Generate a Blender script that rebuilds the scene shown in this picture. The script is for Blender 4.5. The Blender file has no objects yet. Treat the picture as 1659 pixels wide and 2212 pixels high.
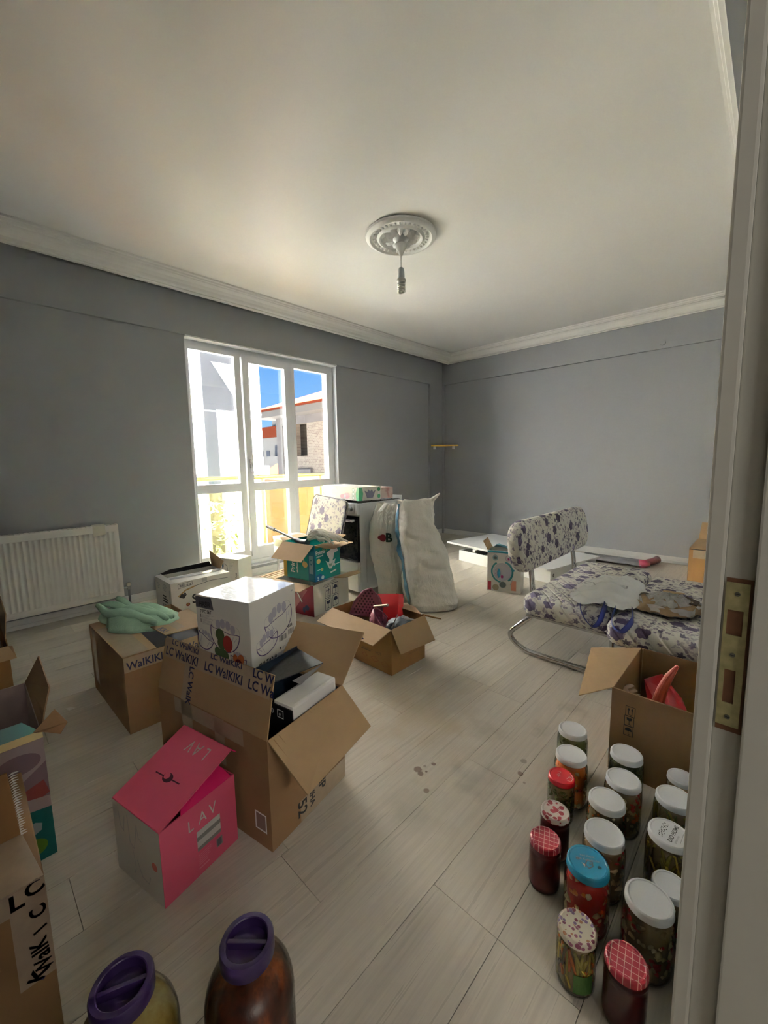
import bpy, bmesh, math, random
from mathutils import Vector as V, Matrix, noise
random.seed(7)
PI = math.pi
COL = bpy.context.scene.collection
scn = bpy.context.scene
# ------------------------------------------------------------------ camera
def rotm(yaw, pitch, roll):
    f = V((-math.sin(yaw)*math.cos(pitch), math.cos(yaw)*math.cos(pitch), math.sin(pitch)))
    r = V((math.cos(yaw), math.sin(yaw), 0)); u = r.cross(f)
    c, s = math.cos(roll), math.sin(roll)
    return (c*r+s*u, -s*r+c*u, f)
r_, u_, f_ = rotm(math.radians(43.8038), math.radians(-7.0710), math.radians(-0.8760))
cam = bpy.data.objects.new('camera', bpy.data.cameras.new('camera')); COL.objects.link(cam)
cam.matrix_world = Matrix(((r_.x, u_.x, -f_.x, 0), (r_.y, u_.y, -f_.y, 0), (r_.z, u_.z, -f_.z, 1.15), (0, 0, 0, 1)))
cam.data.sensor_fit = 'HORIZONTAL'; cam.data.sensor_width = 36; cam.data.lens = 36*884.17/1659
cam.data.clip_start = .02; cam.data.clip_end = 400
scn.camera = cam
# ------------------------------------------------------------------ sky, sun, exposure
w = bpy.data.worlds.new('sky'); scn.world = w; w.use_nodes = True
nt = w.node_tree; nt.nodes.clear()
tc = nt.nodes.new('ShaderNodeTexCoord'); sp = nt.nodes.new('ShaderNodeSeparateXYZ')
rp = nt.nodes.new('ShaderNodeValToRGB'); bg = nt.nodes.new('ShaderNodeBackground'); out = nt.nodes.new('ShaderNodeOutputWorld')
nt.links.new(tc.outputs['Generated'], sp.inputs[0]); nt.links.new(sp.outputs['Z'], rp.inputs[0])
nt.links.new(rp.outputs[0], bg.inputs[0]); nt.links.new(bg.outputs[0], out.inputs[0])
el = rp.color_ramp.elements
el[0].position = 0.0; el[0].color = (.30, .55, .84, 1); el[1].position = .32; el[1].color = (.05, .23, .66, 1)
bg.inputs[1].default_value = .40
def lamp(name, kind, energy, color=(1, 1, 1), **k):
    d = bpy.data.lights.new(name, kind); d.energy = energy; d.color = color
    for a, b in k.items():
        if a not in ('loc', 'to'): setattr(d, a, b)
    o = bpy.data.objects.new(name, d); COL.objects.link(o)
    o.location = k.get('loc', (0, 0, 0))
    o.rotation_euler = (V(k['to'])-V(o.location)).to_track_quat('-Z', 'Y').to_euler()
    return o
SUN = V((.62, .25, .74))
lamp('sun', 'SUN', 170, (1, .97, .94), angle=math.radians(.53), loc=SUN*20, to=(0, 0, 0))
lamp('hall_fill', 'AREA', 7, (1, .96, .9), shape='RECTANGLE', size=1.2, size_y=1.6, loc=(1.9, -.1, 1.9), to=(0, .3, 1.3))  # unseen fill light added behind the camera to brighten the near side
scn.view_settings.view_transform = 'Standard'; scn.view_settings.look = 'None'
scn.view_settings.gamma = 1; scn.view_settings.use_curve_mapping = False
scn.view_settings.exposure = 1.95
# ------------------------------------------------------------------ materials
def newmat(name):
    m = bpy.data.materials.new(name); m.use_nodes = True
    t = m.node_tree; return m, t, t.nodes['Principled BSDF']
def nd(t, kind, **k):
    n = t.nodes.new(kind)
    for a, b in k.items():
        if a == 'op': n.operation = b
        else: setattr(n, a, b)
    return n
def mth(t, op, a, b=None, c=None, clamp=False):
    n = t.nodes.new('ShaderNodeMath'); n.operation = op; n.use_clamp = clamp
    for i, v in enumerate((a, b, c)):
        if v is None: continue
        if isinstance(v, (int, float)): n.inputs[i].default_value = v
        else: t.links.new(v, n.inputs[i])
    return n.outputs[0]
def mixc(t, f, a, b, blend='MIX'):
    n = t.nodes.new('ShaderNodeMix'); n.data_type = 'RGBA'; n.blend_type = blend
    for s, v in ((n.inputs[0], f), (n.inputs[6], a), (n.inputs[7], b)):
        if isinstance(v, (int, float)): s.default_value = v
        elif isinstance(v, tuple): s.default_value = (*v[:3], 1)
        else: t.links.new(v, s)
    return n.outputs[2]
def coords(t, kind='Object', scale=(1, 1, 1)):
    if kind == 'World': o = nd(t, 'ShaderNodeNewGeometry').outputs['Position']
    else: o = nd(t, 'ShaderNodeTexCoord').outputs[kind]
    m = nd(t, 'ShaderNodeMapping'); m.inputs['Scale'].default_value = scale
    t.links.new(o, m.inputs[0]); return m.outputs[0]
def noi(t, vec, scale, detail=3, rough=.5):
    n = nd(t, 'ShaderNodeTexNoise'); n.inputs['Scale'].default_value = scale
    n.inputs['Detail'].default_value = detail; n.inputs['Roughness'].default_value = rough
    t.links.new(vec, n.inputs[0]); return n.outputs[0]
def bump(t, p, h, strength=.2, dist=.002):
    b = nd(t, 'ShaderNodeBump'); b.inputs['Strength'].default_value = strength; b.inputs['Distance'].default_value = dist
    t.links.new(h, b.inputs['Height']); t.links.new(b.outputs[0], p.inputs['Normal'])
def srgb(r, g, b):
    f = lambda c: (c/255/12.92) if c/255 <= .04045 else ((c/255+.055)/1.055)**2.4
    return (f(r), f(g), f(b))
MC = {}
def M(name, col, rough=.6, metal=0, var=.0, vs=8, bs=0, bscale=80, bdist=.001, spec=.5, kind='Object', scale=(1, 1, 1), coat=0):
    if name in MC: return MC[name]
    m, t, p = newmat(name); MC[name] = m
    p.inputs['Base Color'].default_value = (*col, 1); p.inputs['Roughness'].default_value = rough
    p.inputs['Metallic'].default_value = metal; p.inputs['Specular IOR Level'].default_value = spec
    p.inputs['Coat Weight'].default_value = coat
    c = coords(t, kind, scale)
    if var:
        n = noi(t, c, vs, 4)
        lo = tuple(x*(1-var) for x in col); hi = tuple(min(1, x*(1+var)) for x in col)
        t.links.new(mixc(t, n, lo, hi), p.inputs['Base Color'])
    if bs: bump(t, p, noi(t, c, bscale, 4), bs, bdist)
    return m
wall_m = M('grey_wall_paint', (.305, .312, .322), .75, var=.05, vs=1.2, bs=.25, bscale=260, kind='World')
ceil_m = M('ceiling_paint', (.87, .86, .835), .6, var=.03, vs=.8, bs=.35, bscale=1.3, bdist=.01, kind='World')
plast_m = M('cornice_plaster', (.80, .79, .76), .5, bs=.1, bscale=120)
wht_m = M('white_gloss_trim', (.74, .74, .71), .3, var=.03, vs=20)
frame_m = M('window_pvc', (.74, .76, .79), .3)
base_m = M('baseboard_white', (.66, .66, .64), .35)
# floor boards
floor_m, t, p = newmat('limed_laminate')
pos = coords(t, 'World', (1, 1, 1)); rnd = nd(t, 'ShaderNodeObjectInfo').outputs['Random']
off = nd(t, 'ShaderNodeCombineXYZ'); t.links.new(mth(t, 'MULTIPLY', rnd, 37.), off.inputs[0]); t.links.new(mth(t, 'MULTIPLY', rnd, 11.), off.inputs[1])
ad = nd(t, 'ShaderNodeVectorMath', op='ADD'); t.links.new(pos, ad.inputs[0]); t.links.new(off.outputs[0], ad.inputs[1])
def mapv(s):
    m = nd(t, 'ShaderNodeMapping'); m.inputs['Scale'].default_value = s; t.links.new(ad.outputs[0], m.inputs[0]); return m.outputs[0]
g1 = noi(t, mapv((60, 1.6, 1)), 1.0, 5, .65); g2 = noi(t, mapv((190, 3, 1)), 1.0, 3); g3 = noi(t, mapv((7, 1.3, 1)), 1.0, 3)
line = mth(t, 'MULTIPLY', mth(t, 'GREATER_THAN', g1, .60), .42)
c1 = mixc(t, g3, (.53, .475, .395), (.67, .62, .53))
c2 = mixc(t, mth(t, 'MULTIPLY', mth(t, 'SUBTRACT', .62, g1, clamp=True), 1.6, clamp=True), c1, (.36, .325, .265))
c3 = mixc(t, line, c2, (.31, .28, .23))
c4 = mixc(t, mth(t, 'MULTIPLY', g2, .22), c3, (.33, .30, .25))
tone = mth(t, 'ADD', mth(t, 'MULTIPLY', rnd, .10), .93)
tn = nd(t, 'ShaderNodeVectorMath', op='SCALE'); t.links.new(c4, tn.inputs[0]); t.links.new(tone, tn.inputs['Scale'])
colr = tn.outputs[0]
# dried splashes and scuffs, each at its own spot on the boards
wob = noi(t, coords(t, 'World'), 34, 3); w2 = noi(t, coords(t, 'World'), 9, 4)
def blob(x, y, r, col, amt, soft=.25, wobk=.9, sx=1.0):
    global colr
    g = nd(t, 'ShaderNodeNewGeometry').outputs['Position']; s = nd(t, 'ShaderNodeSeparateXYZ'); t.links.new(g, s.inputs[0])
    dx = mth(t, 'MULTIPLY', mth(t, 'SUBTRACT', s.outputs[0], x), sx); dy = mth(t, 'SUBTRACT', s.outputs[1], y)
    d = mth(t, 'SQRT', mth(t, 'ADD', mth(t, 'MULTIPLY', dx, dx), mth(t, 'MULTIPLY', dy, dy)))
    d = mth(t, 'ADD', mth(t, 'DIVIDE', d, r), mth(t, 'MULTIPLY', mth(t, 'SUBTRACT', wob if soft < .5 else w2, .5), wobk*(1 if soft < .5 else 3)))
    f = mth(t, 'MULTIPLY', mth(t, 'DIVIDE', mth(t, 'SUBTRACT', 1, d), soft, clamp=True), amt)
    colr = mixc(t, f, colr, col)
for a in ((-.893, 1.092, .016, (.14, .075, .06), .8), (-.872, 1.083, .013, (.13, .07, .06), .8), (-.807, 1.035, .0125, (.17, .11, .08), .8),
          (-.865, 1.154, .009, (.15, .08, .07), .8), (-.883, 1.123, .007, (.2, .14, .11), .6), (-.862, 1.105, .005, (.12, .06, .05), .8),
          (-.600, 1.332, .012, (.17, .10, .08), .75), (-.620, 1.400, .014, (.2, .17, .12), .6), (-.572, 1.30, .006, (.2, .15, .12), .6)): blob(*a)
for a in ((-1.1, 1.33, .30, (.42, .33, .22), .45, .9), (-.70, 1.2, .10, (.26, .24, .2), .5, .9), (-.78, .93, .12, (.30, .28, .23), .4, .9),
          (-.60, 1.9, .07, (.25, .22, .18), .55, .9), (-.66, 1.62, .06, (.25, .22, .18), .5, .9), (-.56, 1.20, .05, (.28, .25, .21), .5, .9), (-.82, 1.45, .1, (.3, .27, .22), .4, .9)): blob(*a)
t.links.new(colr, p.inputs['Base Color'])
p.inputs['Roughness'].default_value = .42; p.inputs['Specular IOR Level'].default_value = .35
bump(t, p, g1, .12, .0006)
MC['floor'] = floor_m
glass_m, t, p = newmat('window_glass'); t.nodes.remove(p)
tr = nd(t, 'ShaderNodeBsdfTransparent'); gl = nd(t, 'ShaderNodeBsdfGlossy'); gl.inputs['Roughness'].default_value = .02
mx = nd(t, 'ShaderNodeMixShader'); mx.inputs[0].default_value = .05; tr.inputs[0].default_value = (.97, .98, .97, 1)
t.links.new(tr.outputs[0], mx.inputs[1]); t.links.new(gl.outputs[0], mx.inputs[2]); t.links.new(mx.outputs[0], t.nodes['Material Output'].inputs[0])
def clear_mat(name, tint, k=.12, rough=.05):
    m, t, p = newmat(name); t.nodes.remove(p)
    tr = nd(t, 'ShaderNodeBsdfTransparent'); gl = nd(t, 'ShaderNodeBsdfGlossy'); gl.inputs['Roughness'].default_value = rough
    lw = nd(t, 'ShaderNodeLayerWeight'); lw.inputs[0].default_value = .25
    mx = nd(t, 'ShaderNodeMixShader'); tr.inputs[0].default_value = (*tint, 1)
    f = mth(t, 'ADD', mth(t, 'MULTIPLY', lw.outputs['Fresnel'], .8), k, clamp=True)
    t.links.new(f, mx.inputs[0]); t.links.new(tr.outputs[0], mx.inputs[1]); t.links.new(gl.outputs[0], mx.inputs[2])
    t.links.new(mx.outputs[0], t.nodes['Material Output'].inputs[0]); MC[name] = m; return m
amber_m = clear_mat('amber_glass', (.90, .83, .56), .04)
jarglass_m = clear_mat('jar_glass', (.95, .97, .94), .015)
tape_m = M('glossy_packing_tape', (.40, .31, .215), .22, var=.12, vs=30, bs=.25, bscale=30, bdist=.002, coat=.4)
plastic_m = clear_mat('shiny_wrap', (.80, .82, .84), .25, .25)
# ------------------------------------------------------------------ mesh helpers
def link(name, me, mats=(), parent=None, kind=None, label=None, cat=None, group=None, smooth=False):
    o = bpy.data.objects.new(name, me); COL.objects.link(o)
    for m in (mats if isinstance(mats, (list, tuple)) else (mats,)): me.materials.append(m)
    if parent: o.parent = parent
    if smooth:
        for f in me.polygons: f.use_smooth = True
    return tag(o, label, cat, group, kind)
def tag(o, label=None, cat=None, group=None, kind=None):
    if label: o['label'] = label
    if cat: o['category'] = cat
    if group: o['group'] = group
    if kind: o['kind'] = kind
    return o
def thing(name, label, cat, loc=(0, 0, 0), rz=0, group=None, kind=None):
    o = bpy.data.objects.new(name, None); COL.objects.link(o); o.location = loc; o.rotation_euler = (0, 0, rz)
    o.empty_display_size = .05
    return tag(o, label, cat, group, kind)
class B:
    """collects shapes into one mesh"""
    def __init__(s): s.bm = bmesh.new()
    def verts(s, ps): return [s.bm.verts.new(V(p)) for p in ps]
    def box(s, x0, x1, y0, y1, z0, z1, mi=0, bev=0, mat=None):
        vs = s.verts([(x, y, z) for z in (z0, z1) for y in (y0, y1) for x in (x0, x1)])
        if mat is not None:
            for v in vs: v.co = mat @ v.co
        fs = [s.bm.faces.new([vs[i] for i in q]) for q in ((0, 2, 3, 1), (4, 5, 7, 6), (0, 1, 5, 4), (1, 3, 7, 5), (3, 2, 6, 7), (2, 0, 4, 6))]
        for f in fs: f.material_index = mi
        if bev:
            es = list({e for f in fs for e in f.edges})
            bmesh.ops.bevel(s.bm, geom=es, offset=bev, segments=2, profile=.7, affect='EDGES')
        return s
    def slab(s, pts, th, mi=0):
        """planar polygon given thickness along its normal"""
        pts = [V(p) for p in pts]; n = V((0, 0, 0))
        for i in range(len(pts)): n += (pts[i]-pts[0]).cross(pts[(i+1) % len(pts)]-pts[0])
        n.normalize(); a = s.verts([p+n*th/2 for p in pts]); b = s.verts([p-n*th/2 for p in pts]); k = len(pts)
        fs = [s.bm.faces.new(a), s.bm.faces.new(b[::-1])]
        for i in range(k): fs.append(s.bm.faces.new((a[i], b[i], b[(i+1) % k], a[(i+1) % k])))
        for f in fs: f.material_index = mi
        return s
    def prism(s, poly, axis, a, b, mi=0):
        def mk(c):
            r = []
            for u, v in poly: r.append({'x': (c, u, v), 'y': (u, c, v), 'z': (u, v, c)}[axis])
            return s.verts(r)
        A = mk(a); Bb = mk(b); k = len(poly)
        fs = [s.bm.faces.new(A), s.bm.faces.new(Bb[::-1])]
        for i in range(k): fs.append(s.bm.faces.new((A[i], Bb[i], Bb[(i+1) % k], A[(i+1) % k])))
        for f in fs: f.material_index = mi
        return s
    def lathe(s, prof, c=(0, 0, 0), n=24, mi=0, cap=True, fn=None):
        rings = []
        for (r, z) in prof:
            ring = []
            for i in range(n):
                a = 2*PI*i/n; rr = r*(fn(a, z) if fn else 1)
                ring.append(s.bm.verts.new((c[0]+rr*math.cos(a), c[1]+rr*math.sin(a), c[2]+z)))
            rings.append(ring)
        fs = []
        for A, Bb in zip(rings, rings[1:]):
            for i in range(n): fs.append(s.bm.faces.new((A[i], A[(i+1) % n], Bb[(i+1) % n], Bb[i])))
        if cap: fs += [s.bm.faces.new(rings[0][::-1]), s.bm.faces.new(rings[-1])]
        for f in fs: f.material_index = mi
        return s
    def tube(s, pts, r, n=8, mi=0, cap=True, flat=None, up=(0, 0, 1)):
        pts = [V(p) for p in pts]; rings = []; prev = None
        for i, p in enumerate(pts):
            d = (pts[min(i+1, len(pts)-1)]-pts[max(i-1, 0)]).normalized()
            u = V(up) if abs(d.dot(V(up))) < .95 else V((1, 0, 0))
            if prev is not None: u = prev
            a = (u-d*u.dot(d)).normalized(); b = d.cross(a); prev = a
            rr = r[i] if isinstance(r, (list, tuple)) else r
            fa, fb = (flat or (1, 1))
            rings.append([s.bm.verts.new(p+a*math.cos(2*PI*k/n)*rr*fa+b*math.sin(2*PI*k/n)*rr*fb) for k in range(n)])
        fs = []
        for A, Bb in zip(rings, rings[1:]):
            for i in range(n): fs.append(s.bm.faces.new((A[i], A[(i+1) % n], Bb[(i+1) % n], Bb[i])))
        if cap: fs += [s.bm.faces.new(rings[0][::-1]), s.bm.faces.new(rings[-1])]
        for f in fs: f.material_index = mi
        return s
    def blob(s, c, r, mi=0, sub=1, jit=.25, rot=None):
        res = bmesh.ops.create_icosphere(s.bm, subdivisions=sub, radius=1)
        for v in res['verts']:
            k = 1+random.uniform(-jit, jit); p = V((v.co.x*r[0]*k, v.co.y*r[1]*k, v.co.z*r[2]*k))
            if rot is not None: p = rot @ p
            v.co = p+V(c)
        fs = {f for v in res['verts'] for f in v.link_faces}
        for f in fs: f.material_index = mi
        return s
    def grid(s, nu, nv, fn, mi=0, closed=False):
        vs = [[s.bm.verts.new(V(fn(i/(nu-(0 if closed else 1)), j/(nv-1)))) for i in range(nu)] for j in range(nv)]
        for j in range(nv-1):
            for i in range(nu if closed else nu-1):
                f = s.bm.faces.new((vs[j][i], vs[j][(i+1) % nu], vs[j+1][(i+1) % nu], vs[j+1][i])); f.material_index = mi
        return s
    def mesh(s, fix=True, uv=True):
        if fix: bmesh.ops.recalc_face_normals(s.bm, faces=s.bm.faces)
        me = bpy.data.meshes.new('m')
        if uv:
            L = s.bm.loops.layers.uv.new('UVMap')
            for f in s.bm.faces:
                n = f.normal; ax = max(range(3), key=lambda k: abs(n[k]))
                for l in f.loops:
                    c = l.vert.co; l[L].uv = ((c.y, c.z), (c.x, c.z), (c.x, c.y))[ax]
        s.bm.to_mesh(me); s.bm.free(); return me
    def obj(s, name, mats, parent=None, smooth=False, **k):
        auto = smooth == 'auto'
        if auto: bmesh.ops.recalc_face_normals(s.bm, faces=s.bm.faces)
        o = link(name, s.mesh(), mats, parent, smooth=bool(smooth), **k)
        if auto:
            try: o.data.set_sharp_from_angle(angle=math.radians(35))
            except Exception: pass
        return o
def box(name, x0, x1, y0, y1, z0, z1, mat, parent=None, bev=0, **k):
    return B().box(x0, x1, y0, y1, z0, z1, bev=bev).obj(name, mat, parent, **k)
# ---- flat print laid on a face; a frame is (origin, u, v)
def fr(o, u, v): return (V(o), V(u).normalized(), V(v).normalized())
def fpt(F, a, b, h=.0006):
    n = F[1].cross(F[2]); return F[0]+F[1]*a+F[2]*b+n*h
def decal(name, F, shapes, mats, parent, h=.0006, label=None):
    """shapes: ('r',x0,y0,x1,y1,mi) ('e',cx,cy,rx,ry,mi) ('p',[pts],mi) ('l',[pts],width,mi)"""
    b = B(); lift = h
    for sh in shapes:
        mi = sh[-1]; lift += .00004
        if sh[0] == 'r': P = [(sh[1], sh[2]), (sh[3], sh[2]), (sh[3], sh[4]), (sh[1], sh[4])]; polys = [P]
        elif sh[0] == 'e': polys = [[(sh[1]+sh[3]*math.cos(2*PI*i/20), sh[2]+sh[4]*math.sin(2*PI*i/20)) for i in range(20)]]
        elif sh[0] == 'p': polys = [sh[1]]
        else:
            polys = []
            for (a, c) in zip(sh[1], sh[1][1:]):
                d = V((c[0]-a[0], c[1]-a[1])); 
                if d.length < 1e-7: continue
                d.normalize(); q = V((-d.y, d.x))*sh[2]/2; e = d*sh[2]*.3
                polys.append([(a[0]-q.x-e.x, a[1]-q.y-e.y), (c[0]-q.x+e.x, c[1]-q.y+e.y), (c[0]+q.x+e.x, c[1]+q.y+e.y), (a[0]+q.x-e.x, a[1]+q.y-e.y)])
        for P in polys:
            f = b.bm.faces.new(b.verts([fpt(F, x, y, lift) for x, y in P])); f.material_index = mi
    me = b.mesh(fix=False); o = link(name, me, mats, parent)
    if label: o['label'] = label
    return o
def lettering(F, items, mats, parent, name='lettering', h=.0008, label=None):
    for it in items: r = _lettering(F, [it], mats, parent, name, h, label)
    return r
def _lettering(F, items, mats, parent, name='lettering', h=.0008, label=None):
    """items: (text, x, y, size, mi, angle_deg, xscale, bold)"""
    bm = bmesh.new(); dg = None
    for it in items:
        s, x, y, size = it[:4]; mi = it[4] if len(it) > 4 else 0; ang = it[5] if len(it) > 5 else 0
        xs = it[6] if len(it) > 6 else 1; bold = it[7] if len(it) > 7 else 0
        cu = bpy.data.curves.new('t', 'FONT'); cu.body = s; cu.size = size; cu.offset = bold*size; cu.resolution_u = 3
        cu.align_x = 'LEFT'
        o = bpy.data.objects.new('t', cu); COL.objects.link(o)
        dg = bpy.context.evaluated_depsgraph_get(); me = bpy.data.meshes.new_from_object(o.evaluated_get(dg))
        base = len(bm.verts); bm.from_mesh(me); bm.verts.ensure_lookup_table()
        c, sn = math.cos(math.radians(ang)), math.sin(math.radians(ang))
        new = bm.verts[base:]
        fs = set()
        for v in new:
            a, b_ = v.co.x*xs, v.co.y
            v.co = fpt(F, x+a*c-b_*sn, y+a*sn+b_*c, h)
            fs.update(v.link_faces)
        for f in fs: f.material_index = mi
        bpy.data.objects.remove(o); bpy.data.curves.remove(cu); bpy.data.meshes.remove(me)
    me = bpy.data.meshes.new('print'); bm.to_mesh(me); bm.free()
    o = link(name, me, mats, parent)
    if label: o['label'] = label
    return o
# ================================================================== the setting
XW, YB, XR, ZC = -3.80, 5.29, -.055, 2.70
b = B().box(-4.3, XR-.001, -1.3, 5.6, -.2, -.0125); b.obj('floor', M('subfloor', (.12, .11, .1), .8), kind='structure')
flo = bpy.data.objects['floor']
xk = -.595-17*.19
row = 0
while xk < XR-.002:
    x0, x1 = max(xk, -3.83), min(xk+.19, XR-.001)
    off = {16: 1.27, 15: 1.754-.0, 17: .795}.get(row, (row*.47) % 1.2)
    off = {15: 1.754, 16: 1.27, 17: .795-.0, 18: .795}.get(row, off)
    y = off % 1.2-2.4
    while y < 5.32:
        y0, y1 = max(y, -1.2), min(y+1.2, 5.32)
        if y1-y0 > .02:
            b = B().box(x0+.0006, x1-.0006, y0+.0006, y1-.0006, -.0118, 0.0, bev=.0009)
            b.obj('plank', floor_m, flo)
        y += 1.2
    xk += .19; row += 1
box('floor_hall', XR, 2.2, -1.3, 2.2, -.2, 0, floor_m, kind='structure')
# window wall: recessed field between a beam above and a corner pier
YW0, YW1, ZW0, ZW1 = 1.50, 3.215, .10, 2.27
b = B()
b.box(-4.1, XW-.03, -1.3, YW0, 0, 2.27).box(-4.1, XW-.03, YW1, 5.6, 0, 2.27).box(-4.1, XW-.03, YW0, YW1, 0, ZW0).box(-4.1, XW-.03, -1.3, 5.6, 2.27, 2.9)
b.box(XW-.0301, XW, -1.3, 5.32, 2.27, ZC).box(XW-.0301, XW, 4.98, 5.32, 0, 2.2701)
b.obj('wall_left', wall_m, kind='structure')
b = B().box(-4.1, .3, 5.32, 5.6, 0, 2.9).box(XW, XR, YB, 5.3201, 2.285, ZC).box(XW, XW+.035, YB, 5.3201, 0, 2.2851).box(-.47, XR, YB, 5.3201, 0, 2.2851)
b.obj('wall_back', wall_m, kind='structure')
b = B().box(XR, .13, .80, 5.32, 0, 2.9).box(XR, .13, -1.3, -.14, 0, 2.9).box(XR, .13, -.14, .80, 2.14, 2.9).box(-.18, XR, -1.2, 5.29, 2.27, ZC)
b.obj('wall_right', wall_m, kind='structure')
box('wall_front', -4.1, .13, -1.5, -1.2, 0, 2.9, wall_m, kind='structure')
b = B().box(.13, 2.4, -1.5, -1.3, 0, 2.9).box(2.2, 2.4, -1.3, 2.2, 0, 2.9).box(.13, 2.4, 2.2, 2.4, 0, 2.9)
b.obj('wall_hall', M('hall_paint', (.55, .53, .5), .7, var=.04, vs=2), kind='structure')
box('ceiling', -4.1, .13, -1.5, 5.6, ZC, 2.95, ceil_m, kind='structure')
box('ceiling_hall', .13, 2.4, -1.5, 2.4, 2.5, 2.95, ceil_m, kind='structure')
# cornices: profile = (distance from wall, height)
PROF = [(0, 2.575), (.012, 2.575), (.016, 2.583), (.012, 2.590), (.022, 2.596), (.030, 2.602), (.034, 2.622), (.048, 2.645), (.066, 2.657), (.080, 2.660), (.084, 2.668), (.092, 2.672), (.096, 2.684), (.108, 2.688), (.110, 2.70), (0, 2.70)]
def cornice(name, axis, at, sgn, a, bb, back=0, m0=0, m1=0):
    b = B(); P = [(at+sgn*d, z) for d, z in PROF]
    def pt(d, z, end, s):  # mitred end
        c = (a+d*m0) if end == 0 else (bb-d*m1)
        return (at+sgn*d, c, z) if axis == 'y' else (c, at+sgn*d, z)
    A = b.verts([pt(d, z, 0, 0) for d, z in PROF]); C = b.verts([pt(d, z, 1, 0) for d, z in PROF]); k = len(PROF)
    b.bm.faces.new(A); b.bm.faces.new(C[::-1])
    for i in range(k): b.bm.faces.new((A[i], C[i], C[(i+1) % k], A[(i+1) % k]))
    return b.obj(name, plast_m, kind='structure')
cornice('trim_1', 'y', -3.675, 1, -1.2, 5.29, m1=1)     # hangs clear of the window wall, curtain slot behind
box('trim_4', -3.695, -3.675, -1.2, 5.289, 2.575, ZC, plast_m, kind='structure')
cornice('trim_2', 'x', YB, -1, -3.675, -.18, m0=1, m1=1)
cornice('trim_3', 'y', -.18, -1, -1.2, 5.29, m1=1)
# baseboards
for nm, bx in (('baseboard_left', [(XW-.03, XW-.016, -1.2, 4.98), (XW, XW+.014, 4.966, 5.276)]),):
    b = B()
    for x0, x1, y0, y1 in bx: b.box(x0, x1, y0, y1, 0, .072, bev=.003)
    b.box(XW-.016, XW-.008, -1.2, 4.966, 0, .03, bev=.003)
    b.obj(nm, base_m, kind='structure')
b = B().box(XW+.035, -.47, 5.305, 5.32, 0, .072, bev=.003).box(XW+.035, -.47, 5.298, 5.305, 0, .03, bev=.002).box(-.47, XR, YB-.015, YB, 0, .072, bev=.003)
b.obj('baseboard_back', base_m, kind='structure')
# ---------------------------------------------------------------- window
XF = -3.90                                       # room face of the frames
win = thing('window_1', 'tall white three-part window with a door sash, glass down to the floor', None, (0, 0, 0), kind='structure')
def ring(name, y0, y1, z0, z1, wl, wr, wb, wt, xf, dep, mat, parent, bev=.004):
    b = B().box(xf-dep, xf, y0, y0+wl, z0, z1, bev=bev).box(xf-dep, xf, y1-wr, y1, z0, z1, bev=bev)
    b.box(xf-dep, xf, y0+wl-.002, y1-wr+.002, z0, z0+wb, bev=bev).box(xf-dep, xf, y0+wl-.002, y1-wr+.002, z1-wt, z1, bev=bev)
    return b.obj(name, mat, parent)
def pane(y0, y1, z0, z1, parent): box('pane', XF-.045, XF-.039, y0-.008, y1+.008, z0-.008, z1+.008, glass_m, parent)
ring('frame', YW0, YW1, ZW0, ZW1-.005, .055, .09, .14, .075, XF-.002, .07, frame_m, win)
L = ring('fixed_light', 1.545, 2.05, .205, 2.225, .012, .065, .05, .045, XF+.004, .05, frame_m, win)
box('transom', XF-.046, XF+.004, 1.55, 1.99, .868, .952, frame_m, L, bev=.004)
pane(1.557, 1.985, .255, .868, L); pane(1.557, 1.985, .952, 2.18, L)
S = ring('door_sash', 2.062, 2.615, .185, 2.215, .068, .075, .10, .075, XF+.018, .06, frame_m, win)
box('transom', XF-.042, XF+.018, 2.12, 2.55, .868, .952, frame_m, S, bev=.004)
pane(2.13, 2.54, .285, .868, S); pane(2.13, 2.54, .952, 2.14, S)
b = B().box(XF+.018, XF+.026, 2.085, 2.105, 1.10, 1.19, bev=.003).tube([(XF+.026, 2.095, 1.15), (XF+.05, 2.095, 1.15), (XF+.055, 2.095, 1.12), (XF+.055, 2.095, 1.04)], .008)
b.obj('handle', M('handle_grey', (.55, .55, .54), .35), S)
R_ = ring('fixed_light', 2.62, 3.165, .185, 2.22, .05, .05, .09, .05, XF+.010, .05, frame_m, win)
box('transom', XF-.046, XF+.010, 2.66, 3.12, .868, .952, frame_m, R_, bev=.004)
pane(2.67, 3.115, .275, .868, R_); pane(2.67, 3.115, .952, 2.17, R_)
b = B().box(XF-.05, XW-.028, YW0, YW1, .098, .106, bev=.002).box(XF-.002, XF+.014, YW0+.003, YW1-.003, .108, .150, bev=.005)
b.obj('sill', frame_m, win)
b = B()                                           # white lining of the reveal
b.box(XF, XW-.0295, YW1-.006, YW1-.0005, .108, 2.262).box(XF, XW-.0295, YW0+.0005, YW0+.006, .108, 2.262).box(XF, XW-.002, YW0+.006, YW1-.006, 2.258, 2.2695)
b.obj('reveal', M('reveal_paint', (.62, .64, .66), .6), win)
b = B().tube([(XF+.008, 2.052-.012*math.sin(PI*k/8), .50+.09*k/8) for k in range(9)], .004)
b.obj('pull_ring', M('handle_grey', (.5, .5, .5), .35), win)
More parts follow.
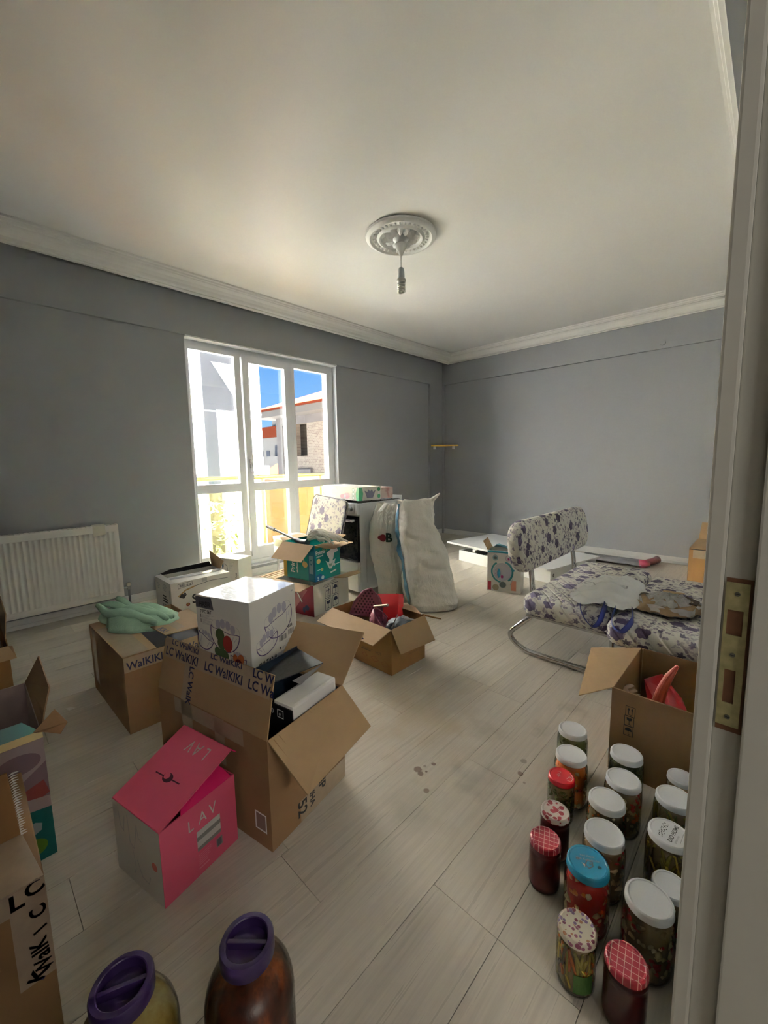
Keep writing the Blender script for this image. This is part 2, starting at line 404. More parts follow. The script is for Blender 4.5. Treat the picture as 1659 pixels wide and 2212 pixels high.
# ---------------------------------------------------------------- door frame beside the camera
door = thing('door_1', 'cream gloss door frame with brass strike plate at the right edge', None, (-.055, .75, 0), kind='structure')
door.rotation_euler = (0, math.radians(-.35), 0)
jm = M('door_frame_paint', (.51, .50, .44), .38, var=.05, vs=14, bs=.06, bscale=30)
def dbox(name, x0, x1, y0, y1, z0, z1, mat=jm, parent=door, bev=.002):
    return box(name, x0+.055, x1+.055, y0-.75, y1-.75, z0, z1, mat, parent, bev=bev)
dbox('architrave', -.0605, -.0375, .744, .835, 0, 2.18, bev=.004)
dbox('jamb', -.0375, .128, .750, .80, 0, 2.12)
dbox('stop', -.0045, .128, .737, .7502, 0, 2.10, bev=.003)
dbox('head', -.0375, .128, -.14, .75, 2.09, 2.12)
dbox('architrave', -.0605, -.0375, -.20, .744, 2.10, 2.18, bev=.004)
dbox('jamb', -.0375, .128, -.14, -.105, 0, 2.09)
wd = dbox('bare_wood', -.0345, -.0052, .7487, .7502, .748, .978, M('raw_wood', (.16, .07, .03), .7, var=.3, vs=60), bev=0)
b = B(); xs = [-.0345, -.0300, -.0145, -.0075]
def q(x0, x1, z0, z1): b.box(x0+.055, x1+.055, -.0038, -.0014, z0, z1)
for z0, z1 in ((.757, .792), (.843, .895), (.932, .972)): q(-.0345, -.0085, z0, z1)
for x0, x1 in ((-.0345, -.0290), (-.0165, -.0085)): q(x0, x1, .792, .843)
for x0, x1 in ((-.0345, -.0310), (-.0135, -.0085)): q(x0, x1, .895, .932)
b.obj('strike_plate', M('worn_brass', (.46, .42, .22), .45, .6, var=.5, vs=70, bs=.1), door)
for z in (.956, .866, .771):
    b = B().tube([(-.0215+.055, -.0036, z), (-.0215+.055, -.0048, z)], .0032, 12); b.box(-.0239+.055, -.0191+.055, -.00495, -.0047, z-.0004, z+.0004, 1)
    b.obj('screw', [M('screw_metal', (.18, .18, .15), .4, .8), M('slot', (.02, .02, .02), .8)], door)
# ---------------------------------------------------------------- outside
white_f = M('white_render', (.86, .85, .82), .8, var=.03, vs=.6, kind='World')
gf = thing('neighbouring_facade', 'bright white rendered house wall close outside the window, left', 'building', (-8, 0, -9))
box('wall', -2, 0, -7, 4.62, 0, 17, white_f, gf)
for z in (8.35+1.0, 11.15, 13.9): box('joint_bead', 0, .015, -7, 4.62, z, z+.03, M('joint_grey', (.4, .4, .42), .7), gf)
shadow_m = M('painted_shadow', (.085, .088, .10), .8, var=.1, vs=3)  # dark panels paint the cast shadow onto the white wall
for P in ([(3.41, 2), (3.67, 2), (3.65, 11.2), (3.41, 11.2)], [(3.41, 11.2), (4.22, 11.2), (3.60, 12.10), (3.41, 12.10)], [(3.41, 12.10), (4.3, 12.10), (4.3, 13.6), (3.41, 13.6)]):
    B().prism(P, 'x', 0, .012).obj('shadow_panel', shadow_m, gf)
box('roof', -2.2, .2, -7.2, 5.2, 17, 17.3, M('flat_roof', (.5, .5, .5), .8), gf)
# unseen shadow caster, added and shaped to shade the white wall opposite
rs = bpy.data.objects.new('shadow_caster', None); COL.objects.link(rs); rs.location = (-4.6, 0, 2.96); rs['kind'] = 'structure'
tk = 3.4/SUN.x; dy, dz = SUN.y*tk, SUN.z*tk-2.96
conc = M('concrete', (.4, .39, .37), .9, var=.1, vs=3)
b = B()
for P in ([(3.36, -6), (3.74, -6), (3.74, 2.22), (3.36, 2.22)], [(3.36, 2.1), (4.35, 2.1), (4.35, 2.3), (3.66, 3.2), (3.36, 3.2)], [(3.36, 3.05), (4.35, 3.05), (4.35, 5.2), (3.36, 5.2)]):
    Q = [(y+dy, max(z+dz, 0)) for y, z in P]; b.prism(Q, 'x', -.04, .04)
b.obj('wall', conc, rs)  # slab of the added caster, cut to the shadow's outline
box('slab_roof', -4.6, 1.5, -2, 7, 2.951, 2.96, conc, kind='structure')
# guard rail in front of the window
rl = thing('balcony_rail', 'brass balcony rail with amber glass panels outside the window', 'railing', (-4.9, 0, -.06))
brass = M('polished_brass', (.55, .36, .12), .25, .9)
b = B().tube([(0, .2, 1.03), (0, 5.2, 1.03)], .027, 12); b.obj('handrail', brass, rl)
for y in (.9, 2.79, 3.74, 4.8):
    B().box(-.02, .02, y-.022, y+.022, 0, 1.01, bev=.004).obj('post', brass, rl)
for y0, y1 in ((.94, 2.75), (2.83, 3.70), (3.78, 4.76)): box('glass_panel', -.006, .006, y0, y1, .10, .93, amber_m, rl)
box('balcony_slab', -4.98, -4.1, 0, 5.4, -.2, -.06, M('balcony_tile', (.30, .295, .285), .7), kind='structure')
# unfinished brick house
bk = thing('unfinished_house', 'pale brick house with empty window openings and red tiled roof, outside right', 'building', (-20.6, 13.0, -9))
brick_m, t, p = newmat('pale_brick')
c = coords(t, 'Object'); sx = nd(t, 'ShaderNodeSeparateXYZ'); t.links.new(c, sx.inputs[0])
cb = nd(t, 'ShaderNodeCombineXYZ'); t.links.new(sx.outputs[0], cb.inputs[0]); t.links.new(sx.outputs[2], cb.inputs[1])
bt = nd(t, 'ShaderNodeTexBrick'); t.links.new(cb.outputs[0], bt.inputs[0]); bt.inputs['Scale'].default_value = 3
bt.inputs['Color1'].default_value = (.15, .13, .105, 1); bt.inputs['Color2'].default_value = (.095, .075, .06, 1); bt.inputs['Mortar'].default_value = (.19, .175, .15, 1)
t.links.new(bt.outputs[0], p.inputs['Base Color']); p.inputs['Roughness'].default_value = .9
conc2 = M('raw_concrete', (.08, .074, .074), .9, var=.3, vs=2)
W = B()
holes = [(1.6, 2.6, z, z+1.7) for z in (1.9, 4.9, 7.6, 10.5)]
zz = 0
W.box(0, 1.6, 0, .3, 0, 12.6).box(2.6, 6, 0, .3, 0, 12.6)
for i, (x0, x1, z0, z1) in enumerate(holes):
    W.box(x0, x1, 0, .3, zz, z0); zz = z1
W.box(1.6, 2.6, 0, .3, zz, 12.6)
W.box(0, .3, .3, 8, 0, 12.6)
W.obj('wall', brick_m, bk)
box('interior', .3, 6, 2.2, 2.4, 0, 12.6, M('dark_inside', (.08, .07, .075), .9), bk)
box('floor_slab', .0, 6, .3, 2.2, 7.1, 7.3, conc2, bk); box('floor_slab', .0, 6, .3, 2.2, 10.2, 10.4, conc2, bk)
box('column', -.12, .45, -.12, .3, 0, 12.6, conc2, bk)
box('beam', .0, 6, -.1, 0, 12.2, 12.6, conc2, bk); box('beam', .9, 3.0, -.14, 0, 9.5, 9.8, conc2, bk); box('beam', 0, 6, -.08, 0, 7.0, 7.3, conc2, bk)
box('eaves', -1.0, 6.8, -1.0, 8.5, 12.6, 12.95, M('eaves_board', (.07, .065, .06), .8), bk)
tile_m, t, p = newmat('red_roof_tiles'); c = coords(t, 'Object', (1, 1, 1)); wv = nd(t, 'ShaderNodeTexWave'); wv.inputs['Scale'].default_value = 2.4
t.links.new(c, wv.inputs[0]); wv.bands_direction = 'X'
t.links.new(mixc(t, wv.outputs[1], (.06, .011, .006), (.10, .026, .013)), p.inputs['Base Color']); p.inputs['Roughness'].default_value = 1; p.inputs['Specular IOR Level'].default_value = 0
B().slab([(-1.1, -1.1, 12.96), (6.8, -1.1, 12.96), (6.8, 2.5, 14.3), (1.6, 2.5, 14.3)], .12).obj('roof', tile_m, bk)
B().slab([(-1.1, -1.1, 12.96), (1.6, 2.5, 14.3), (1.6, 8.5, 14.3), (-1.1, 8.5, 12.96)], .12).obj('roof', tile_m, bk)
box('parapet', 1.5, 6.5, 2.4, 2.6, 14.0, 15.0, M('pink_render', (.05, .018, .018), .8), bk)
ph = box('penthouse', 2.6, 6.5, 3.0, 6, 14.2, 16.4, M('penthouse_white', (.08, .085, .09), .6), bk)
for i in range(5): box('glazing', 2.75+i*.75, 3.4+i*.75, 2.96, 3.0, 15.1, 16.1, M('pale_glazing', (.03, .055, .075), .3), ph)
# distant blocks of flats
ds = thing('apartment_block', 'distant white block of flats with red roof and stacked balconies', 'building', (-52, 30.5, -9))
dw = M('flats_white', (.085, .083, .08), .8)
box('wall', -6, 5.4, 0, 8, 0, 13.6, dw, ds); box('roof', -6.4, 3.6, -.5, 8, 13.6, 15.0, tile_m, ds); box('stair_tower', 2.3, 5.0, -.2, 4, 13.6, 16.6, dw, ds)
for fz in (1.6, 4.6, 7.6, 10.6):
    for x in (-5.2, -3.4, -1.5, .2): box('window', x, x+.9, -.06, .02, fz, fz+1.2, M('flat_window', (.02, .022, .03), .4), ds)
    bl = box('balcony', 2.2, 5.2, -1.2, 0, fz-.5, fz+.4, dw, ds); box('opening', 2.5, 4.9, -.08, 0, fz+.4, fz+1.9, M('flat_window', (.02, .022, .03), .4), bl)
sh = thing('low_house', 'low house with a red tiled roof below the distant flats', 'building', (-34, 19.6, -9))
box('wall', -3, 3.5, 0, 5, 0, 7.6, M('beige_render', (.12, .10, .08), .8), sh)
B().slab([(-3.4, -.5, 7.6), (3.9, -.5, 7.6), (3.2, 3, 10.0), (-2.6, 3, 10.0)], .15).obj('roof', tile_m, sh)
box('chimney', -1.9, -1.3, .8, 1.4, 8, 9.9, dw, sh)
orw = thing('ochre_house', 'ochre house wall seen through the amber glass panel', 'building', (-13, 8.0, -9))
box('wall', -2.5, 2.2, 0, 4, 0, 9.55, M('ochre_render', (.13, .075, .035), .8, var=.35, vs=1.3), orw); box('window', -1.6, -1.2, -.04, .02, 7.0, 8.2, M('flat_window', (.02, .022, .03), .4), orw)
tr_ = thing('street_tree', 'leafy green shrub between the white wall and the street', 'tree', (-7.2, 3.3, -9))
B().tube([(0, 0, 0), (.05, .05, 5), (0, .1, 8.4)], [.16, .1, .03]).obj('trunk', M('bark', (.12, .08, .05), .9), tr_)
b = B(); random.seed(3)
for i in range(520):
    c = V((random.gauss(0, .22), random.gauss(.1, .17), random.uniform(6.4, 9.55))); d = V((random.uniform(-1, 1), random.uniform(-1, 1), random.uniform(-.3, 1))).normalized()*.07
    e = d.cross(V((0, 0, 1)))*.5; b.bm.faces.new(b.verts([c-d, c+e, c+d, c-e]))
b.obj('foliage', M('leaf_green', (.10, .20, .06), .6, var=.3), tr_, kind='stuff')
box('street', -90, 2, -40, 70, -9.3, -9, M('asphalt', (.12, .12, .12), .9), kind='structure')
# ================================================================== things
# ---------------------------------------------------------------- ceiling rose and pendant
rose_m = M('rose_plaster', (.72, .71, .68), .55)
rose = thing('ceiling_rose', 'round white plaster ceiling rose with raised petals and moulded rim', 'ceiling rose', (-2.0, 2.295, 2.70)); rose.scale = (1.29, 1.29, 1.25)
B().lathe([(.182, 0), (.190, -.006), (.188, -.016), (.176, -.026), (.166, -.027), (.160, -.020), (.154, -.018), (.128, -.018), (.124, -.024), (.116, -.028), (.108, -.024), (.104, -.014), (.05, -.012), (.001, -.012)], n=72).obj('disc', rose_m, rose, smooth='auto')
for i in range(12):
    a = 2*PI*i/12+.13; R = Matrix.Rotation(a, 4, 'Z'); b = B()
    prof = [(.036, .009, -.020), (.052, .0145, -.034), (.072, .0165, -.036), (.088, .011, -.031), (.100, .001, -.014)]
    lft, top, rgt = [], [], []
    for (r, h, z) in prof:
        lft.append(b.bm.verts.new(R @ V((r, h, -.013)))); top.append(b.bm.verts.new(R @ V((r, 0, z)))); rgt.append(b.bm.verts.new(R @ V((r, -h, -.013))))
    for k in range(4):
        b.bm.faces.new((lft[k], lft[k+1], top[k+1], top[k])); b.bm.faces.new((top[k], top[k+1], rgt[k+1], rgt[k]))
    b.obj('petal', rose_m, rose)
b = B()
for i in range(36):
    a = 2*PI*i/36; R = Matrix.Rotation(a, 3, 'Z')
    b.blob(R @ V((.141, 0, -.019)), (.011, .0075, .008), sub=1, jit=0, rot=R)
b.obj('egg_moulding', rose_m, rose, kind='stuff', smooth=True)
B().lathe([(.040, -.012), (.042, -.026), (.030, -.034), (.026, -.044), (.001, -.046)], n=32).obj('boss', rose_m, rose, smooth=True)
pen = thing('pendant_lamp', 'bare spiral bulb hanging on a short white cord from the ceiling rose', 'lamp', (-2.0, 2.295, 2.668)); pen.scale = (1.35, 1.35, 1)
pw = M('lamp_white', (.62, .61, .58), .4)
B().lathe([(.030, -.028), (.033, -.036), (.030, -.046), (.014, -.085), (.008, -.105), (.001, -.106)], n=24).obj('canopy', pw, pen, smooth=True)
B().tube([(0, 0, -.0), (0, 0, -.19)], .0028).obj('cord', pw, pen)
B().lathe([(.006, -.180), (.012, -.185), (.0165, -.200), (.018, -.245), (.016, -.248), (.016, -.254)], n=20).obj('socket', M('socket_grey', (.42, .44, .45), .4), pen, smooth='auto')
bl = B().lathe([(.016, -.252), (.023, -.258), (.024, -.272), (.019, -.280), (.001, -.281)], n=20).obj('bulb_base', M('bulb_base', (.45, .44, .40), .4), pen, smooth='auto')
pts = [(.0165*math.cos(t), .0165*math.sin(t), -.284-.013*t/(2*PI)) for t in [k*2*PI/12 for k in range(0, 12*5)]]
B().tube(pts, .0055, 7).obj('spiral_tube', M('bulb_glass', (.66, .64, .58), .25), bl, smooth=True)
# ---------------------------------------------------------------- radiator on the window wall
rad_m = M('radiator_enamel', (.70, .68, .63), .35)
rad = thing('radiator', 'white ribbed panel radiator low on the grey window wall', 'radiator', (-3.70, .845, .11))
y0, H = -1.55, .58
b = B(); pit = .0318; n = int((1.55-.06)/pit)
b.box(-.02, 0, y0, -.0, 0, .045, bev=.003).box(-.02, 0, y0, 0, H-.05, H, bev=.003).box(-.02, 0, -.032, 0, .04, H-.04, bev=.003)
def rf(u, v):
    yy = y0+.0+(-.03-y0)*u; c = .5-.5*math.cos(2*PI*(yy+.03)/pit); c = c**.7
    e = min(1, (v*(H-.08))/.02, ((1-v)*(H-.08))/.02)
    return (-.001-.013*c*e, yy, .04+v*(H-.08))
nu = n*8+1
vs = [[b.bm.verts.new(rf(i/(nu-1), j)) for i in range(nu)] for j in (0, .035, .965, 1)]
for j in range(3):
    for i in range(nu-1): b.bm.faces.new((vs[j][i], vs[j][i+1], vs[j+1][i+1], vs[j+1][i]))
b.obj('front_panel', rad_m, rad, smooth='auto')
box('back_panel', -.07, -.05, y0, -.01, .0, H, rad_m, rad, bev=.003)
box('side_cover', -.07, -.012, -.008, .004, .0, H+.004, rad_m, rad, bev=.003)
b = B()
for i in range(56): b.box(-.065, -.006, -.02-i*.027, -.038-i*.027, H-.004, H+.002)
b.obj('top_grille', rad_m, rad)
B().slab([(.0015, -.165, H-.075), (.0015, -.085, H-.068), (.0015, -.085, H+.004), (.0015, -.165, H+.004)], .001).slab([(.001, -.165, H+.0045), (.001, -.085, H+.0045), (-.04, -.085, H+.012), (-.04, -.165, H+.012)], .001).obj('paper_label', M('paper_tag', (.62, .57, .46), .8), rad)
vl = B().tube([(-.02, 0, .06), (-.02, .04, .06)], .009).tube([(-.02, .04, .045), (-.02, .04, .082)], .013, 12).obj('valve', M('valve_metal', (.35, .34, .32), .4, .6), rad)
B().tube([(-.02, .04, .075), (-.02, .04, .098)], [.017, .013], 14).obj('valve_knob', M('valve_cap', (.62, .58, .45), .4), vl)
B().tube([(-.02, .04, .045), (-.021, .04, -.05), (-.02, .04, -.108)], .0085).tube([(-.02, .04, -.085), (-.02, .04, -.1085)], .016, 12).obj('pipe', M('pipe_grey', (.20, .20, .21), .5), rad)
# ---------------------------------------------------------------- corner shelf, cover plate
sf = thing('corner_shelf', 'small yellow wooden corner shelf on white brackets, back left corner', 'shelf', (XW, YB, 1.362))
B().prism([(0, 0), (.30, 0), (.29, -.05), (.05, -.27), (0, -.28)], 'z', 0, .018).obj('board', M('yellow_wood', (.85, .55, .07), .5, var=.15, vs=20), sf)
for (x, y) in ((.225, -.02), (.02, -.22)): box('bracket', x-.014, x+.014, y-.014, y+.014, -.045, 0, wht_m, sf, bev=.003)
B().tube([(0, 0, 0), (0, -.010, 0)], [.026, .025], 28).obj('socket_cover', wall_m, None, smooth='auto', label='small round grey cover plate high on the back wall', cat='cover plate').location = (-.97, YB, 2.345)
# ---------------------------------------------------------------- cardboard
def card(name, col, **k):
    m, t, p = newmat(name); MC[name] = m; c = coords(t, 'Object')
    n = noi(t, c, 5, 4); n2 = noi(t, coords(t, 'Object', (1, 1, 14)), 60, 2)
    a = mixc(t, n, tuple(x*.80 for x in col), tuple(min(1, x*1.18) for x in col))
    t.links.new(mixc(t, mth(t, 'MULTIPLY', n2, .15), a, tuple(x*.6 for x in col)), p.inputs['Base Color'])
    p.inputs['Roughness'].default_value = k.get('rough', .75); p.inputs['Specular IOR Level'].default_value = .3
    bump(t, p, noi(t, c, 14, 3), .35, .004); return m
kraft = card('kraft_board', (.30, .175, .085)); kraft_in = card('kraft_inside', (.37, .245, .13)); kraft_d = card('kraft_dark', (.27, .14, .05))
whiteb = card('white_board', (.74, .72, .66), rough=.5); black_b = M('black_board', (.012, .012, .014), .4)
navy = M('navy_ink', (.020, .024, .085), .5); ink = M('black_ink', (.02, .02, .022), .6); dgrey = M('dark_grey_ink', (.10, .10, .11), .6); lgrey = M('light_grey_ink', (.42, .43, .43), .6)
teal = M('teal_print', (.0, .26, .24), .35); blue = M('blue_print', (.01, .13, .30), .35); yel = M('yellow_print', (.75, .52, .05), .4); whp = M('white_print', (.82, .82, .80), .4)
TH = .004
def carton(name, label, cat, N, rz, W, D, H, out=kraft, inn=kraft_in, closed=False, group=None, z=0, sides=(1, 1, 1, 1)):
    """N is the near right foot (largest x, smallest y of the footprint before turning)"""
    th = math.radians(rz)
    o = thing(name, label, cat, (N[0]-W*math.cos(th), N[1]-W*math.sin(th), z), th, group)
    if closed:
        B().box(0, W, 0, D, 0, H, bev=.0025).obj('body', out, o)
    else:
        T = TH
        for nm, bx in (('side_panel', (0, W, 0, T)), ('side_panel', (0, W, D-T, D)), ('side_panel', (0, T, T, D-T)), ('side_panel', (W-T, W, T, D-T))):
            b = B().box(bx[0], bx[1], bx[2], bx[3], 0, H)
            cx, cy = W/2, D/2
            me = b
            for f in me.bm.faces:
                c = f.calc_center_median(); n = f.normal
                if ((V((cx, cy, c.z))-c).dot(n) > .001*1) and abs(n.z) < .5 and min(abs(c.x-0), abs(c.x-W), abs(c.y), abs(c.y-D)) > .001: f.material_index = 1
            me.obj(nm, [out, inn], o)
        box('base', T, W-T, T, D-T, .001, .005, inn, o)
    o['_d'] = 0; del o['_d']
    return o
def flap(o, pts, out=kraft, inn=kraft_in, th=.004, label=None, name='flap'):
    """pts in the box's own frame; both faces board, the raw corrugated edge darker"""
    b = B().slab(pts, th); f = b.obj(name, inn if inn is out else [inn], o)
    if label: f['label'] = label
    return f
def loc(o, p):                                   # world point -> the thing's own frame
    m = Matrix.Translation(o.location) @ Matrix.Rotation(o.rotation_euler.z, 4, 'Z')
    return tuple(m.inverted() @ V(p))
FRONT = lambda W, D, H: fr((0, 0, 0), (1, 0, 0), (0, 0, 1)); RIGHT = lambda W, D, H: fr((W, 0, 0), (0, 1, 0), (0, 0, 1)); TOP = lambda W, D, H: fr((0, 0, H), (1, 0, 0), (0, 1, 0))
def tape(o, F, x0, y0, x1, y1, h=.0005):
    b = B(); b.bm.faces.new(b.verts([fpt(F, x0, y0, h), fpt(F, x1, y0, h), fpt(F, x1, y1, h), fpt(F, x0, y1, h)]))
    return link('tape', b.mesh(fix=False), tape_m, o)
bar = lambda x, y, w, h, n=18, mi=0: [('r', x+w*i/n, y, x+w*i/n+w/n*random.choice((.3, .5, .7)), y+h, mi) for i in range(n)]
lines = lambda x, y, w, n, dy, hh, mi=0: [('r', x, y-i*dy, x+w*random.uniform(.6, 1), y-i*dy+hh, mi) for i in range(n)]
# handling marks used on shipping cartons
def mark_up(x, y, s, mi=0):
    r = [('l', [(x, y), (x+s*.8, y), (x+s*.8, y+s), (x, y+s), (x, y)], s*.05, mi), ('r', x+s*.15, y+s*.12, x+s*.65, y+s*.17, mi)]
    for k in (.25, .55): r += [('r', x+s*(k-.035), y+s*.22, x+s*(k+.035), y+s*.7, mi), ('p', [(x+s*(k-.11), y+s*.62), (x+s*(k+.11), y+s*.62), (x+s*k, y+s*.88)], mi)]
    return r
def mark_glass(x, y, s, mi=0):
    return [('l', [(x, y), (x+s*.8, y), (x+s*.8, y+s), (x, y+s), (x, y)], s*.05, mi), ('p', [(x+s*.15, y+s*.85), (x+s*.2, y+s*.6), (x+s*.4, y+s*.5), (x+s*.6, y+s*.6), (x+s*.65, y+s*.85), (x+s*.48, y+s*.85), (x+s*.44, y+s*.72), (x+s*.38, y+s*.85)], mi), ('r', x+s*.375, y+s*.18, x+s*.425, y+s*.55, mi), ('r', x+s*.24, y+s*.13, x+s*.56, y+s*.18, mi)]
def mark_rain(x, y, s, mi=0):
    arc = [(x+s*.4+s*.32*math.cos(a), y+s*.5+s*.34*math.sin(a)) for a in [PI*i/10 for i in range(11)]]
    return [('l', [(x, y), (x+s*.8, y), (x+s*.8, y+s), (x, y+s), (x, y)], s*.05, mi), ('p', arc+[(x+s*.24, y+s*.56), (x+s*.4, y+s*.5), (x+s*.56, y+s*.56)][::-1] if False else arc, mi), ('r', x+s*.38, y+s*.2, x+s*.42, y+s*.55, mi), ('l', [(x+s*.4, y+s*.2), (x+s*.44, y+s*.15), (x+s*.5, y+s*.2)], s*.035, mi)]
def waiki(F, x, y, length, size, ang=0, parent=None, h=.0011):
    n = max(1, int(length/(size*5.6))); items = []
    for i in range(n+1):
        d = i*size*5.9; c, s = math.cos(math.radians(ang)), math.sin(math.radians(ang))
        if d+size*5.2 <= length: items.append(('LC WaIKIKI', x+d*c, y+d*s, size*1.25, 0, ang, .92, .02))
    return lettering(F, items, [navy], parent, h=h)
# ---------------------------------------------------------------- A: large open carton, printed tape
W, D, H = .565, .351, .355
A = carton('open_carton', 'large open brown carton, near flap raised and covered in navy lettered tape', 'carton', (-1.0, .543), 11.4, W, D, H)
FF, FR = FRONT(W, D, H), RIGHT(W, D, H)
fa, fb = (.03, .055, .530-0), (W-.005, .045, .537)
flap(A, [(0, .003, H), (W-.002, .003, H), (W-.004, .045, .537), (.006, .04, .526)])
nF = fr((0, .001, H), (1, 0, 0), (0, .24, 1))
tape(A, fr((0, .0008, H), (1, 0, 0), (0, .22, 1)), .01, .115, W-.01, .185); tape(A, fr((0, .0008, H), (1, 0, 0), (0, .22, 1)), .14, 0, .185, .12)
tape(A, FF, .14, .18, .20, H); tape(A, FF, .32, .2, .37, H); tape(A, FF, .10, .30, .46, .352)
nf2 = fr((0, -.0002, H), (1, 0, 0), (0, .225, 1))
lettering(nf2, [('LC WaIKIKI', .02, .125, .040, 0, 0, .95, .02), ('LC WaIKIKI', .245, .125, .040, 0, 0, .95, .02), ('LC Wa', .46, .125, .040, 0, 0, .95, .02),
                ('LC WaIKIKI', .05, .166, .024, 0, -1, 1.3, .02), ('LC WaIKIKI', .27, .168, .024, 0, 1, 1.3, .02), ('LC W', .475, .163, .036, 0, 0, 1, .02),
                ('LC WaIK', .170, .118, .036, 0, -90, .9, .02)], [navy], A, h=.0012)
R0, R1 = loc(A, (-.852, .574, .257)), loc(A, (-.955, .913, .236))
flap(A, [(W-.002, 0.004, H), (W-.002, D-.002, H), R1, R0], label='flap folded down over the right side')
for k in (.06, .12, .50, .55, .62, .66, .72, .78):
    p0 = V((W, D*k, H)); p1 = V(R0).lerp(V(R1), k); B().tube([p0.lerp(p1, .03), p0.lerp(p1, .97)], .0022, 5).obj('crease', kraft, A)
f0, f1 = loc(A, (-1.104, 1.029, .496)), loc(A, (-1.47, .985, .48))
flap(A, [(W-.002, D, H), (.10, D, H), (.10, D+.13, .47), f0], label='far flap raised and leaning outward')
lettering(fr(loc(A, (-1.118, 1.018, .466)), (1, .1, 0), (0, .7, 1)), [('K', .0, .0, .03, 0, 20, 1, .03)], [navy], A, h=.004)
flap(A, [(.003, .01, H), (.003, D-.01, H), (.255, D-.01, .3735), (.255, .01, .3735)])
tape(A, FR, .12, .0, D, .075)
lettering(FR, [('52', .11, .075, .055, 0, -90, 1, .02), ('IP', .21, .08, .045, 0, -90, 1, .03), ('IHA', .165, .07, .03, 0, -90, 1, .03)], [ink], A)
decal('address_sticker', FF, [('r', W-.07, .05, W-.02, .11, 0), ('r', W-.065, .055, W-.025, .105, 1)], [whp, M('sticker_smudge', (.25, .17, .14), .6)], A)
# black carton with foam insert inside it
K = thing('black_appliance_carton', 'black glossy carton holding white foam, standing inside the large open carton', 'carton', (-1.0, .543, .006), math.radians(11.4))
x0, x1, y0, y1, h = -.205, -.010, .112, .335, .33
box('side_panel', x0, x1, y0, y0+.004, 0, h+.048, black_b, K); box('side_panel', x0, x0+.004, y0, y1, 0, .455, M('navy_board', (.012, .02, .035), .4), K)
box('side_panel', x0, x1, y1-.004, y1, 0, h+.02, black_b, K); box('side_panel', x1-.004, x1, y0, y1, 0, h, black_b, K)
foam = M('white_foam', (.72, .71, .68), .7, bs=.2, bscale=300)
B().box(x0+.105, x1-.004, y0+.006, y1-.004, .02, h+.056, bev=.010).obj('foam_block', foam, K)
pat = M('dark_pattern_board', (.022, .023, .026), .55, var=.9, vs=90)
q0, q1 = loc(K, (-.965, .575, .40)), loc(K, (-.985, .86, .445))
B().slab([(x0+.004, .02, .40), (x0+.004, y1-.0, .445), (x0+.175, y1-.05, .455)], .003).obj('flap', pat, K)
B().slab([(x0+.11, .20, .412), (x0+.175, y1-.05, .4525), (x0+.135, .215, .398)], .002).obj('flap', M('grey_board', (.20, .20, .20), .5), K, label='grey unprinted underside flap')
lettering(fr((x0+.10, y0, .31), (1, 0, 0), (0, 0, 1)), [('0', .0, .035, .025), ('e', .035, .035, .022)], [whp], K)
decal('icon', fr((x0+.10, y0, .31), (1, 0, 0), (0, 0, 1)), [('r', .028, .028, .056, .056, 0), ('r', .031, .031, .053, .053, 1)], [whp, ink], K, h=.0003)
# ---------------------------------------------------------------- pink glassware carton
pink = M('pink_print', (.60, .085, .155), .35, var=.06, vs=6); pinkb = M('bright_pink', (.62, .015, .12), .35); silv = M('pale_print', (.50, .49, .45), .5)
W, D, H = .228, .232, .218
P = carton('pink_glassware_carton', 'bright pink carton with a white side, lid flap standing half open', 'carton', (-1.068, .268), 12.9, W, D, H, closed=False, out=pink, inn=pink)
decal('white_side', FRONT(W, D, H), [('r', 0, 0, W, H, 0), ('l', [(.03, .19), (.035, .15), (.05, .14), (.06, .19)], .003, 1), ('l', [(.075, .20), (.08, .12), (.10, .11), (.12, .19)], .003, 1), ('l', [(.09, .11), (.10, .05), (.09, .03)], .002, 1),
      ('l', [(.12, .19), (.125, .155), (.14, .15)], .003, 1), ('l', [(.11, .08), (.13, .04), (.16, .035), (.17, .06)], .003, 1), ('e', .195, .105, .013, .012, 2)], [M('pale_side', (.60, .58, .52), .5), lgrey, M('coral_dot', (.6, .14, .12), .5)], P)
decal('window_print', RIGHT(W, D, H), [('r', .10, .075, .175, .135, 0), ('r', .10, .105, .175, .118, 1), ('r', .10, .075, .175, .086, 1), ('r', .158, .035, .178, .062, 1), ('r', .161, .038, .175, .059, 2)]+lines(.10, .062, .045, 6, .006, .0018, 3)+lines(.10, .02, .04, 1, .005, .004, 3), [silv, M('grey_band', (.20, .20, .18), .5), dgrey, M('faint_pink', (.66, .2, .27), .5)], P)
lettering(RIGHT(W, D, H), [('L', .075, .152, .048, 0, 0, .8), ('A', .108, .152, .048, 0, 0, .8), ('V', .142, .152, .048, 0, 0, .8)], [silv], P)
T0, T1, G0, G1 = (0, .002, H), (W, .002, H), (W+.004, .226, .303), (.0, .226, .303)
lid = B().slab([T0, T1, G0, G1], .003).obj('lid', pink, P)
LF = fr(T0, (1, 0, 0), (0, V(G1).y, V(G1).z-H)); LF = (LF[0], LF[1], LF[2])
decal('hand_hole', LF, [('l', [(.06, .10), (.165, .105)], .0035, 0), ('e', .113, .103, .020, .013, 0), ('e', .106, .106, .011, .009, 1)], [M('hole_dark', (.05, .008, .02), .8), pink], P, h=.0024)
lettering(LF, [('L', .175, .215, .052, 0, 180, .8), ('A', .140, .215, .052, 0, 180, .8), ('V', .105, .215, .052, 0, 180, .8)], [silv], P, h=.0026)
B().slab([G1, G0, (W+.004, .240, .288), (0, .240, .288)], .003).obj('tuck_flap', pinkb, P)
flap(P, [(W, D-.01, H), (W, .06, H), (W-.05, .09, H+.02), (W-.06, D-.02, H+.03)], inn=pinkb, th=.002)
